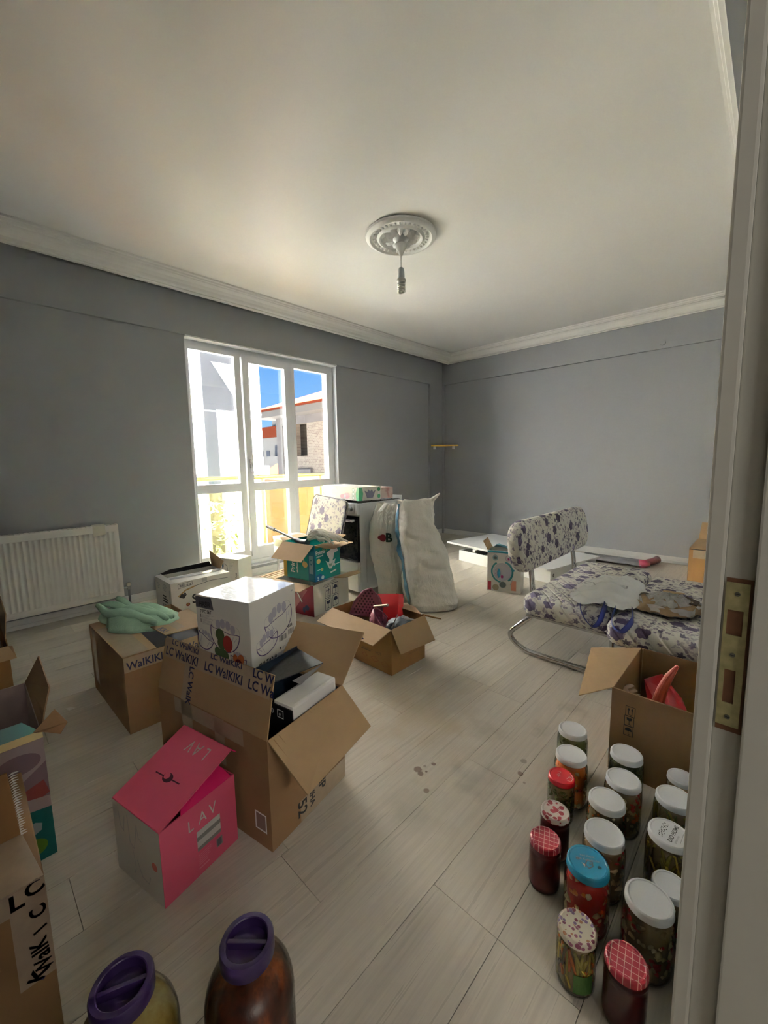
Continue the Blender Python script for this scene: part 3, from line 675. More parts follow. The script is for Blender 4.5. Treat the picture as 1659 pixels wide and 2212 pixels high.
# ---------------------------------------------------------------- glass bowl set box on top of the big carton
white_c = M('coated_white_card', (.70, .69, .63), .38, var=.04, vs=8)
gloss_top, t, p = newmat('wrinkled_glossy_white'); p.inputs['Base Color'].default_value = (.72, .72, .70, 1); p.inputs['Roughness'].default_value = .16; p.inputs['Specular IOR Level'].default_value = .9; p.inputs['Coat Weight'].default_value = .6; p.inputs['Coat Roughness'].default_value = .1
bump(t, p, noi(t, coords(t, 'Object', (1, 2, 1)), 42, 3), .35, .003)
W, D, H = .268, .268, .272
HB = carton('bowl_set_box', 'white printed box of glass bowls balanced on the big open carton', 'box', (-1.338, .685), 19, W, D, H, closed=True, out=white_c, z=.377)
B().box(.001, W-.001, .001, D-.001, H, H+.0012).obj('top_panel', gloss_top, HB)
FF, FR = FRONT(W, D, H), RIGHT(W, D, H)
vio = M('violet_line', (.09, .05, .18), .5); lil = M('lilac_wash', (.42, .41, .48), .4); gre = M('apple_green', (.05, .10, .04), .4); red = M('apple_red', (.32, .03, .03), .4); org = M('orange_slice', (.42, .12, .04), .4); dkr = M('dark_berry', (.10, .01, .02), .4)
decal('label_panel', FF, [('p', [(.0, .268), (.0, .225), (.092, .222), (.082, .268)], 0)]+lines(.03, .196, .06, 9, .0045, .0018, 1)+[('r', .022, .185, .025, .2, 2), ('r', .022, .165, .025, .18, 2)], [M('slate_label', (.11, .11, .125), .5), lgrey, ink], HB)
lettering(FF, [('HASIR', .018, .230, .030, 0, 0, .72, .02), ('7 PC SET', .022, .205, .019, 0, 0, .8, .02)], [ink], HB, h=.0012)
def bowl(cx, cy, rw, hh, tilt=0, sc=8):
    """side view of a scalloped glass bowl as line art"""
    out = []; R = lambda x, y: (cx+x*math.cos(tilt)-y*math.sin(tilt), cy+x*math.sin(tilt)+y*math.cos(tilt))
    top = [R(rw*math.cos(a), .12*rw*math.sin(a)*-1+.06*rw*abs(math.sin(a*2.5))) for a in [PI*i/24 for i in range(25)]][::-1]
    back = [R(rw*math.cos(a), .42*rw*math.sin(a)+.13*rw*abs(math.sin(a*3))) for a in [PI*i/24 for i in range(25)]]
    side = [R(rw*math.cos(a), -hh*math.sin(a)**.8) for a in [PI*i/20 for i in range(21)]]
    out.append(('p', back+top[1:-1][::1], 1) if False else ('l', back, .0014, 3)); out.append(('l', top, .0026, 0)); out.append(('l', side, .0038, 0))
    for a in (.6, 1.3, 1.9, 2.5):
        out.append(('e', *R(rw*.62*math.cos(a), .34*rw*math.sin(a)), rw*.17, rw*.26, 1))
    for a in (.5, .9, 2.2, 2.6): out.append(('l', [R(rw*.95*math.cos(a), -hh*.15), R(rw*.75*math.cos(a), -hh*.8*math.sin(a))], .0022, 1))
    return out
mats = [vio, lil, gre, lgrey, red, org, dkr]
decal('bowl_picture', FF, bowl(.045, .11, .040, .055, -.5)+bowl(.145, .150, .072, .085, -.15)+[('e', .118, .130, .022, .025, 2), ('e', .125, .098, .022, .026, 2), ('e', .155, .100, .024, .033, 4), ('e', .125, .050, .032, .026, 2), ('e', .10, .062, .014, .018, 2)]+bowl(.205, .055, .038, .045, -.1)+[('e', .190, .050, .012, .016, 5), ('e', .218, .052, .015, .018, 5), ('e', .204, .034, .016, .016, 6)], mats, HB)
decal('bowl_picture', FR, bowl(.155, .172, .082, .085, .25)+bowl(.085, .098, .060, .050, .25), mats, HB)
decal('barcode', FR, bar(.155, .062, .045, .022, 16)+bar(.212, .070, .038, .022, 14)+lines(.19, .052, .06, 3, .006, .0014, 1)+[('e', .158, .036, .005, .005, 0)]+lines(.168, .034, .08, 2, .005, .002, 1)+[('r', .238, .245, .250, .252, 1)], [dgrey, lgrey], HB)
lettering(FR, [('HASIR', .205, .100, .017, 0, 0, .75, .03), ('SULTANA', .035, .004, .030, 0, 0, .78, .03)], [ink], HB)
decal('silver_band', FR, [('r', .01, .0005, .267, .020, 0)], [M('silver_strip', (.42, .43, .46), .4)], HB, h=.0003)
# ---------------------------------------------------------------- taped carton under the mint blanket
W, D, H = .565, .40, .342
Dc = carton('taped_carton', 'closed brown carton with navy lettered tape, mint blanket lying on top', 'carton', (-1.925, .412), 1.2, W, D, H, inn=kraft, out=kraft)
F = FRONT(W, D, H); T_ = TOP(W, D, H); Rf = RIGHT(W, D, H)
tape(Dc, F, .05, .06, .11, H, h=.0009)
tape(Dc, Rf, 0, H-.065, D, H)
lettering(Rf, [('WaIKIKI', .01, H-.055, .048, 0, 0, .85, .02), ('LC WaIKIKI', .19, H-.055, .048, 0, 0, .85, .02)], [navy], Dc)
flap(Dc, [(0, 0, H), (W, 0, H), (W, .13, H+.004), (.0, .15, H+.004)], th=.003)
tape(Dc, fr((0, 0, H+.004), (1, 0, 0), (0, 1, .03)), .12, .005, W-.005, .10)
box('inner_panel', .02, W-.01, .10, D-.01, H-.06, H-.05, M('dark_wrap', (.012, .014, .022), .5), Dc)
a, b_, c, d = [loc(Dc, q) for q in ((-2.20, .575, .372), (-1.985, .60, .368), (-1.955, .80, .372), (-2.24, .80, .376))]
flap(Dc, [a, b_, c, d], th=.004, label='pale taped flap lying loose on top')
tape(Dc, fr(V(a)+V((0, .0, .003)), V(b_)-V(a), V(d)-V(a)), .01, .06, .21, .10)
lettering(fr(V(a)+V((0, .0, .0028)), V(b_)-V(a), V(d)-V(a)), [('IKIKI', .12, .005, .04, 0, 0, .85, .02)], [navy], Dc)
# mint blanket
mint = M('mint_fleece', (.36, .56, .41), .95, var=.14, vs=40, bs=.9, bscale=420, bdist=.003)
bk_ = thing('mint_blanket', 'crumpled mint green fleece blanket lying on the taped carton', 'blanket', (-2.315, .57, .346))
def bl_(u, v):
    a = 2*PI*u; ph = PI*.5*(v**.8)
    ln = .225+.03*math.sin(2*a+.5); wd = .125+.035*math.cos(a-.4)+.02*math.sin(3*a)
    x = ln*math.cos(a)*math.cos(ph) ; y = wd*math.sin(a)*math.cos(ph)
    hgt = .088-.09*max(0, x) ; z = hgt*math.sin(ph)
    p = V((x*7, y*9, z*6)); n = abs(noise.noise(p+V((1, 2, 3)))); n2 = noise.noise(p*2.3)
    k = math.cos(ph)*.5+.5
    r = 1+.16*n2*k
    z = z*(1.0+.9*(n-.25))+.004
    return (x*r+.01*math.sin(z*60), y*r, max(.002, z))
def bl2(u, v):
    x, y, z = bl_(u, v); return (x*math.cos(.45)-y*math.sin(.45), x*math.sin(.45)+y*math.cos(.45), z)
b = B().grid(72, 26, bl2, closed=True); b.obj('fleece', mint, bk_, smooth=True)
for k, (ya, yb) in enumerate(((-.03, .02), (.045, .0), (-.065, -.05))):   # long folds running over it
    pts = [(-.19+.40*i/10, ya+(yb-ya)*i/10+.015*math.sin(i*.9+k), .088-.045*i/10+.008*math.sin(i*1.3+k)) for i in range(11)]
    pts = [(x*math.cos(.45)-y*math.sin(.45), x*math.sin(.45)+y*math.cos(.45), z) for x, y, z in pts]
    B().tube(pts, [.012+.014*math.sin(PI*i/10) for i in range(11)], 12).obj('fold', mint, bk_, smooth=True)
tag(B().box(-.30, -.283, -.02, .10, 0, .30, bev=.002).obj('flat_magenta_carton', M('magenta_card', (.20, .035, .10), .5), None), 'narrow dark magenta carton edge standing behind the taped carton', 'carton').location = (-2.225, .43, 0)
# ---------------------------------------------------------------- printed white carton and jug box by the window
W, D, H = .325, .44, .30
E_ = carton('printed_white_carton', 'open white printed carton on the floor near the radiator, dark flap up', 'carton', (-3.066, .986), 0, W, D, H, out=whiteb, inn=kraft_in)
B().slab([(.003, 0, H), (.003, D, H), (.02, D-.03, H+.045), (.02, .10, H+.035)], .004).obj('flap', M('dark_flap', (.03, .028, .028), .6), E_)
flap(E_, [(.0, 0, H), (W, 0, H), (W, .03, H+.004), (.0, .04, H+.01)], inn=whiteb)
flap(E_, [(W, 0, H), (W, D, H), (.12, D, H-.005), (.12, 0.01, H-.003)], inn=whiteb, th=.003)
tape(E_, fr((.13, 0, H+.001), (1, 0, 0), (0, 1, 0)), .03, .03, .09, .42, h=.003).data.materials[0] = M('pale_tape', (.60, .60, .62), .2, coat=.4)
flap(E_, [(-.0, D, H), (.16, D, H), (.21, D+.01, H+.07), (-.06, D+.01, H+.125)])
F, Rf = FRONT(W, D, H), RIGHT(W, D, H)
decal('barcode', Rf, [('l', [(.05, .285), (.05, .255), (.15, .268), (.15, .295), (.05, .285)], .003, 0)]+bar(.06, .264, .08, .018, 12), [dgrey], E_)
decal('print', Rf, [('l', [(.05, .20), (.10, .235), (.17, .252)], .010, 1), ('l', [(.17, .252), (.28, .268), (.42, .262)], .004, 0), ('p', [(.05, .19), (.085, .175), (.105, .20), (.07, .215)], 2), ('p', [(.085, .21), (.105, .20), (.10, .215), (.09, .22)], 2), ('e', .11, .125, .014, .013, 3), ('e', .11, .127, .007, .006, 1)], [dgrey, M('ochre_line', (.40, .25, .08), .5), ink, red], E_)
lettering(Rf, [('S', .14, .125, .095, 0, 0, .9, .02)], [ink], E_)
decal('print', F, lines(.05, .26, .05, 4, .012, .006)+lines(.16, .27, .09, 5, .011, .005)+lines(.15, .18, .10, 3, .02, .012, 1)+lines(.15, .10, .12, 3, .022, .014)+[('r', .29, .06, .305, .25, 0)], [lgrey, ink], E_)
lettering(F, [('N PZ', .14, .09, .05, 0, 0, .7, .02)], [ink], E_)
decal('tape_band', Rf, [('r', .22, .27, .26, .30, 0)], [M('grey_band2', (.45, .45, .44), .4)], E_)
W, D, H = .275, .17, .30
Jb = carton('jug_box', 'white box with a picture of a blue lidded jug, beside the window', 'box', (-3.41, 1.669), 21, W, D, H, closed=True, out=whiteb)
F = FRONT(W, D, H)
decal('jug_picture', F, [('r', .005, .0, .105, .195, 1), ('p', [(.0, .285), (.10, .280), (.105, .225), (.09, .20), (.085, .235), (.03, .235), (.02, .20), (.005, .225)], 0), ('l', [(.11, .25), (.145, .235), (.155, .12)], .004, 2), ('e', .13, .10, .03, .03, 1), ('p', [(.05, .06), (.08, .13), (.10, .06)], 4), ('l', [(.17, .27), (.225, .27), (.225, .19), (.17, .19), (.17, .27)], .002, 3)]+lines(.175, .255, .045, 5, .012, .003, 3), [M('jug_blue', (.02, .10, .20), .4), M('jug_grey', (.26, .27, .29), .4), dgrey, lgrey, M('jug_green', (.10, .14, .12), .5)], Jb)
lettering(F, [('Paşabahçe'.replace('ş', 's').replace('ç', 'c'), .255, .03, .036, 0, 90, 1, .01)], [dgrey], Jb)
# ---------------------------------------------------------------- oven / cooker
enam = M('white_enamel', (.76, .78, .80), .22); ovb = M('oven_glass', (.008, .010, .012), .08)
ov = thing('cooker', 'free standing white cooker with black glass oven door', 'cooker', (-3.02, 2.30, 0))
W, D, H = .50, .58, .80
B().box(0, W, .03, D, .03, H, bev=.006).obj('body', enam, ov)
for x in (.04, W-.04):
    for y in (.07, D-.05): B().tube([(x, y, 0), (x, y, .032)], .015, 10).obj('foot', black_b, ov)
B().box(.0, W, .0, .030, .70, H, bev=.006).obj('control_panel', enam, ov)
for i in range(6):
    kb = B().tube([(.07+i*.072, 0, .75), (.07+i*.072, -.025, .75)], [.019, .016], 16).obj('knob', M('knob_grey', (.30, .31, .32), .3), ov)
dr = B().box(.008, W-.004, .004, .030, .30, .69, bev=.004).obj('oven_door', ovb, ov)
B().tube([(.05, -.03, .655), (W-.03, -.03, .655)], .012, 10).box(.06, .08, -.03, .005, .647, .663).box(W-.06, W-.04, -.03, .005, .647, .663).obj('handle', enam, dr)
B().box(.006, W-.004, .0, .030, .035, .29, bev=.008).obj('drawer', enam, ov)
b = B().box(W, W+.004, .10, D-.06, .10, .64, bev=.002).box(W+.0, W+.003, .06, D-.04, .74, .765, bev=.0014); b.obj('side_pressing', enam, ov)
B().box(.01, W-.01, .02, D-.02, H, H+.004).obj('hob', M('hob_black', (.02, .02, .022), .25), ov)
for x in (.13, .37):
    for y in (.16, .42):
        b = B()
        for k in range(4):
            a = PI/4+k*PI/2; b.tube([(x+.10*math.cos(a), y+.10*math.sin(a), H+.003), (x+.095*math.cos(a), y+.095*math.sin(a), H+.013), (x+.03*math.cos(a), y+.03*math.sin(a), H+.013)], .0045, 6)
        b.obj('pan_support', M('cast_iron', (.015, .015, .015), .6), ov, kind='stuff')
B().box(0, W, D-.03, D-.005, H, H+.035, bev=.004).obj('back_strip', enam, ov)
W, D, H = .58, .24, .115
g1b = carton('glass_bowl_box', 'long white and green bowl box lying on the cooker, nearer one', 'box', (-2.53, 2.335), -7, W, D, H, closed=True, out=whiteb, z=.8195)
grn = M('green_print', (.05, .33, .16), .4); pkp = M('pink_glass_print', (.62, .28, .34), .4); prp = M('grape_print', (.20, .18, .27), .4)
F, Rf = FRONT(W, D, H), RIGHT(W, D, H)
decal('print', F, [('p', [(0, 0), (.045, 0), (.055, .06), (.045, H-.002), (0, H-.002)], 0), ('e', .20, .065, .060, .042, 3), ('e', .20, .065, .052, .036, 1), ('e', .33, .028, .035, .018, 1), ('e', .40, .035, .045, .026, 1), ('e', .37, .03, .02, .014, 3)]+[('e', .50, .022+i*.034, .019, .014, 0) for i in range(3)]+[('e', .50, .022+i*.034, .016, .011, 2) for i in range(3)]+[('p', [(.545, 0), (W, 0), (W, H-.002), (.56, H-.002), (.535, .06)], 0)], [grn, pkp, whp, lil], g1b)
decal('print', Rf, [('p', [(0, 0), (.035, 0), (.045, .06), (.035, H-.002), (0, H-.002)], 0), ('p', [(.06, .085), (.085, .02), (.15, .02), (.18, .085), (.15, .07), (.14, .095), (.12, .075), (.10, .095), (.09, .07)], 3), ('e', .215, .03, .017, .018, 0), ('e', .215, .09, .017, .018, 0), ('e', .215, .06, .010, .013, 2)], [grn, pkp, whp, prp], g1b)
mar, t, p = newmat('pink_marble_print'); wv = nd(t, 'ShaderNodeTexWave'); wv.inputs['Scale'].default_value = 6; wv.inputs['Distortion'].default_value = 9; wv.inputs['Detail'].default_value = 3
t.links.new(coords(t, 'Object', (1, 1, 1)), wv.inputs[0]); t.links.new(mixc(t, mth(t, 'POWER', wv.outputs[1], 3.), (.62, .50, .46), (.46, .24, .22)), p.inputs['Base Color']); p.inputs['Roughness'].default_value = .35
carton('marbled_box', 'small pink marbled box at the far end of the cooker top', 'box', (-2.545, 2.60), -7, .24, .155, .098, closed=True, out=mar, z=.8195)
# ---------------------------------------------------------------- white and crimson carton, nappy box, mop
W, D, H = .40, .43, .240
Mc = carton('crimson_side_carton', 'open white carton with a crimson side and handling symbols, under the nappy box', 'carton', (-2.42, 1.755), 12, W, D, H, out=whiteb, inn=kraft_in)
F, Rf = FRONT(W, D, H), RIGHT(W, D, H)
decal('crimson_side', F, [('r', 0, 0, W, H-.001, 0), ('p', [(.02, .0), (.18, .0), (.26, .10), (.34, .20), (.16, .23), (.05, .12)], 1), ('e', .33, .06, .022, .02, 2), ('e', .30, .04, .014, .022, 2), ('l', [(.14, .235), (.22, .19), (.28, .10)], .012, 3)], [M('crimson_print', (.24, .018, .04), .5), M('dusty_pink', (.42, .16, .18), .5), M('deep_blue', (.02, .04, .10), .5), whp], Mc)
decal('handling_symbols', Rf, mark_up(.13, .105, .085)+mark_rain(.22, .115, .085)+mark_glass(.13, .008, .085)+mark_rain(.22, .018, .085), [navy], Mc)
lettering(Rf, [('UPWARDS', .20, .222, .012, 0, 0, 1.2, .02), ('ALWAYS STORE UPRIGHT', .12, .2095, .011, 0, 0, 1.2, .02), ('STORE IN DRY CONDITIONS', .11, .1985, .011, 0, 0, 1.1, .02)], [dgrey], Mc)
P4 = [loc(Mc, q) for q in ((-2.83, 1.69, .244), (-2.70, 1.555, .232), (-2.26, 1.545, .215))]
flap(Mc, [(0, 0.002, H), (W-.02, 0.002, H), (W-.03, -.12, H-.02), (.0, -.13, H-.01)], label='flap folded out toward the camera')
flap(Mc, [(.004, D, H), (.004, 0, H), (-.19, .01, H-.012), (-.19, D-.01, H-.008)])
for k in (.25, .5, .75): B().tube([(-.19*k, .01, H-.008*k+.002), (-.19*k, D-.01, H-.006*k+.002)], .0025, 5).obj('crease', kraft_d, Mc)
flap(Mc, [(W-.004, D, H), (W-.004, .24, H), (W+.10, .27, H+.012), (W+.15, D-.03, H+.025), (W+.10, D, H+.03)])
W, D, H = .352, .285, .283
Pc = carton('nappy_box', 'open teal nappy box with a mop in it, on the crimson sided carton', 'box', (-2.470, 1.812), 8, W, D, H, out=teal, inn=kraft_in, z=.2445)
F, Rf = FRONT(W, D, H), RIGHT(W, D, H)
drop = lambda x, y, s, mi: [('e', x, y, .018*s, .015*s, mi), ('p', [(x-.012*s, y), (x+.006*s, y), (x-.008*s, y+.028*s)], mi)]
decal('gold_strip', F, [('r', 0, 0, .040, H-.001, 0)], [M('gold_strip', (.55, .33, .03), .4)], Pc)
decal('print', F, drop(.245, .125, 1.6, 2)+[('l', [(.075, .19), (.06, .20), (.07, .215), (.085, .205), (.10, .215), (.11, .20), (.095, .19)], .005, 3), ('r', .282, 0, .352, H-.001, 4), ('r', .292, .06, .335, .2, 5), ('e', .313, .150, .014, .022, 4), ('e', .313, .150, .008, .013, 5), ('e', .318, .03, .027, .028, 4)], [teal, M('gold_strip', (.55, .33, .03), .4), M('duck_yellow', (.72, .50, .18), .5), M('lime_heart', (.35, .50, .10), .4), M('teal_deep', (.0, .12, .20), .4), M('steel_print', (.16, .27, .34), .4)], Pc)
lettering(F, [('Prima', .128, .045, .058, 0, 90, 1, .025), ('aktifbebek', .165, .05, .024, 0, 90, 1, .02), ('5', .335, .015, .05, 0, 90, 1, .03)], [whp], Pc)
decal('print', Rf, [('p', [(.0, .0), (.115, .0), (.095, .035), (.05, .058), (0, .045)], 2), ('r', 0, .26, .13, H-.001, 1), ('r', .0, 0, .008, H, 2), ('l', [(.095, .22), (.08, .23), (.09, .245), (.105, .235), (.12, .245), (.13, .23), (.115, .22)], .004, 3),
      ('p', [(.13, .205), (.18, .225), (.25, .222), (.262, .198), (.215, .19), (.205, .15), (.18, .11), (.155, .115), (.16, .15), (.135, .185)], 4), ('p', [(.115, .145), (.14, .13), (.165, .12), (.19, .13), (.23, .14), (.215, .105), (.18, .07), (.155, .075), (.135, .11)], 4), ('p', [(.15, .115), (.18, .11), (.2, .125), (.18, .09), (.16, .085)], 6),
      ('e', .04, .155, .022, .019, 5), ('e', .075, .085, .014, .014, 5), ('l', [(.02, .085), (.07, .09)], .005, 4), ('e', .215, .245, .012, .010, 4), ('l', [(.222, .245), (.275, .25)], .008, 4), ('e', .215, .095, .012, .010, 4), ('l', [(.222, .095), (.275, .10)], .008, 4), ('e', .08, .022, .016, .015, 4), ('l', [(.17, .04), (.23, .05)], .012, 4)],
      [teal, M('gold_top', (.36, .26, .05), .4), blue, M('lime_heart', (.35, .5, .1), .4), whp, M('duck_yellow', (.72, .5, .18), .4), M('sage_print', (.30, .42, .36), .5)], Pc)
lettering(Rf, [('Prima', .012, .205, .045, 0, 3, .95, .025), ('aktifbebek', .018, .183, .018, 0, 5, 1, .02), ('5', .022, .008, .04, 0, 0, 1, .03)], [whp], Pc)
flap(Pc, [(0, 0.002, H), (W-.01, 0.002, H), (W-.055, -.085, H-.118), (-.045, -.085, H-.125)], label='near flap hanging down')
flap(Pc, [(W-.003, .0, H), (W-.003, D, H), (W+.155, D-.02, H-.002), (W+.15, .05, H-.014), (W+.10, .02, H-.012)])
flap(Pc, [(.0, D-.003, H), (W, D-.003, H), (W+.01, D+.07, H+.03), (.04, D+.07, H+.03)])
flap(Pc, [(.003, 0, H), (.003, D, H), (-.09, D-.02, H+.012), (-.09, .05, H+.01)])
mp = thing('string_mop', 'white cotton string mop with a grey handle lying in the nappy box', 'mop', (-2.56, 1.825, .540))
mop_m = M('mop_cotton', (.66, .63, .56), .9, bs=.6, bscale=300)
B().tube([(-.56, -.02, .072), (-.44, -.02, .055)], .0145, 12).obj('grip', M('mop_grip', (.13, .115, .11), .5), mp)
B().tube([(-.44, -.02, .055), (-.13, -.015, .006)], .0095, 12).obj('handle', M('mop_handle', (.19, .175, .17), .35), mp)
B().tube([(-.14, -.015, .006), (-.06, -.01, -.004), (-.01, 0, 0)], [.017, .022, .026], 14).obj('mop_socket', M('mop_plastic', (.05, .05, .055), .5), mp)
b = B(); random.seed(11)
for i in range(54):
    a = random.uniform(-1.0, 1.0); L_ = random.uniform(.19, .30) if abs(a) < .6 else random.uniform(.10, .20)
    z0 = random.uniform(.0, .035); pts = []
    for k in range(8):
        s = k/7; x = -.02+L_*s*math.cos(a*.7)*(.95); y = .015+L_*s*math.sin(a)*.55+.10*s+.01*math.sin(k*1.7+i)
        z = .01+z0+.055*math.sin(PI*min(1, s*1.05))**.7*(.6+.4*math.cos(a))*(.7+.3*math.sin(i))-.012*s*0+.004*math.sin(k*2.1+i*2)
        pts.append((x, y, max(z, .0)))
    b.tube(pts, [.007, .009, .0095, .0095, .0095, .0095, .009, .007], 6)
b.obj('mop_strings', mop_m, mp, kind='stuff', smooth=True)
# ---------------------------------------------------------------- sacks leaning on the cooker
def woven(name, col):
    m, t, p = newmat(name); MC[name] = m; c = coords(t, 'Object')
    n = noi(t, c, 7, 5, .6); n2 = noi(t, coords(t, 'Object', (1, 1, .35)), 26, 4)
    t.links.new(mixc(t, n, tuple(x*.86 for x in col), col), p.inputs['Base Color']); p.inputs['Roughness'].default_value = .34; p.inputs['Specular IOR Level'].default_value = .5
    h = mth(t, 'ADD', mth(t, 'MULTIPLY', n2, .5), n); n3 = noi(t, coords(t, 'Object', (1.4, 1.4, .6)), 17, 6, .65)
    bump(t, p, mth(t, 'ADD', h, mth(t, 'MULTIPLY', mth(t, 'ABSOLUTE', mth(t, 'SUBTRACT', n3, .5)), 1.6)), .6, .016); return m
sackm = woven('woven_white_sack', (.90, .87, .79)); sack2m = woven('printed_woven_sack', (.86, .85, .78))
def sack(name, label, levels, mat, seed, group=None, wr=.012, n=96, stripe=None):
    """levels: (z, cx, cy, half width a, half depth b, turn)"""
    o = thing(name, label, 'sack', (levels[0][1], levels[0][2], 0), group=group)
    ox, oy = levels[0][1], levels[0][2]; m = 80
    def f(u, v):
        s = v*(len(levels)-1); i = min(int(s), len(levels)-2); q = s-i; q = q*q*(3-2*q) if False else q
        z, cx, cy, a, b_, th = [levels[i][k]*(1-q)+levels[i+1][k]*q for k in range(6)]
        t = 2*PI*u; e = .62
        x = a*math.copysign(abs(math.cos(t))**e, math.cos(t)); y = b_*math.copysign(abs(math.sin(t))**e, math.sin(t))
        p = V((x*5+seed, y*5, z*4)); nn = noise.noise(p)*wr*1.5+noise.noise(p*2.7+V((5, 0, 0)))*wr+abs(noise.noise(V((t*2.2, z*7+t, seed))))*wr*.8
        ph = abs(noise.noise(V((x*3+z*9, y*3-z*4, seed*2)))); ph2 = abs(noise.noise(V((x*8+z*22, y*8-z*9, seed)))); nn += wr*(1.1*(ph-.25)+.55*(ph2-.25))
        if v > .82: nn += .014*math.sin(t*9+seed)*(v-.82)/.18
        if v < .03: nn *= .3
        k = 1+nn/max(.05, math.hypot(x, y))
        x *= k; y *= k
        return (cx-ox+x*math.cos(th)-y*math.sin(th), cy-oy+x*math.sin(th)+y*math.cos(th), max(.001, z+(nn*.4 if v > .1 else 0)))
    b = B().grid(n, m, f, closed=True)
    b.bm.verts.ensure_lookup_table()
    bot = [b.bm.verts[i] for i in range(n)]; b.bm.faces.new(bot[::-1])
    top = [b.bm.verts[(m-1)*n+i] for i in range(n)]; b.bm.faces.new(top)
    b.obj('woven_cloth', mat, o, smooth=True)
    return o, f
lv1 = [(0, -1.915, 2.54, .165, .15, .95), (.05, -1.925, 2.54, .20, .17, .95), (.2, -1.955, 2.535, .195, .165, .95), (.4, -2.00, 2.53, .185, .15, .95), (.58, -2.05, 2.53, .165, .12, .9), (.7, -2.08, 2.53, .15, .085, .85), (.79, -2.085, 2.535, .148, .05, .85), (.84, -2.085, 2.54, .145, .03, .85)]
s1, f1_ = sack('woven_sack', 'full shiny white woven sack, the front one of two beside the cooker', lv1, sackm, 3.1, wr=.016)
bs_ = B().grid(8, 40, lambda u, v: tuple(V(f1_((.50+.055*u+.015*math.sin(v*9)) % 1, .0+v*.93))*1.0+V((-.003, -.004, 0))), closed=False)
bs_.obj('blue_stripe', M('sack_blue', (.10, .27, .40), .5, var=.3, vs=60), s1, smooth=True)
ear = B().tube([(-.085, .10, .83), (-.06, .14, .865), (-.045, .16, .885)], [.022, .012, .006], 8); ear.obj('corner_ear', sackm, s1, smooth=True)
lv2 = [(0, -2.285, 2.475, .085, .10, .3), (.06, -2.285, 2.475, .105, .115, .3), (.2, -2.30, 2.475, .115, .12, .3), (.35, -2.335, 2.47, .125, .12, .3), (.5, -2.355, 2.465, .125, .115, .3), (.64, -2.355, 2.46, .115, .10, .3), (.74, -2.34, 2.465, .10, .075, .3), (.80, -2.32, 2.47, .075, .03, .3)]
s2, f2_ = sack('printed_sack', 'white sack printed with red discs, squeezed between cooker and front sack', lv2, sack2m, 8.7, wr=.009)
def onsack(f, u0, v0, du, dv, name, mat, par, nu=8, nv=8, lift=.003, shape=None):
    b = B(); c = V(f(u0 % 1, v0)); 
    def g(a, r):
        uu, vv = u0+du*r*math.cos(a), v0+dv*r*math.sin(a); p = V(f(uu % 1, vv)); q = V(f((uu+.01) % 1, vv))-V(f((uu-.01) % 1, vv)); n = q.cross(V((0, 0, 1))).normalized()
        return p+n*lift
    b.grid(20, 3, lambda a, r: tuple(g(2*PI*a, .02+.98*r)), closed=True); return b.obj(name, mat, par)
bx, by, bz = f2_(.83, .60)
pB = V(f2_(.80, .575)); lettering(fr(pB+V((.012, -.014, 0)), (.9, .42, 0), (0, .0, 1)), [('B', .0, 0, .10, 0, 0, 1, .04)], [M('sack_green', (.015, .05, .03), .6)], s2, h=.002)
sr = M('sack_red', (.25, .03, .04), .6)
onsack(f2_, .775, .60, .028, .030, 'red_disc', sr, s2); onsack(f2_, .86, .135, .022, .024, 'red_disc', sr, s2)
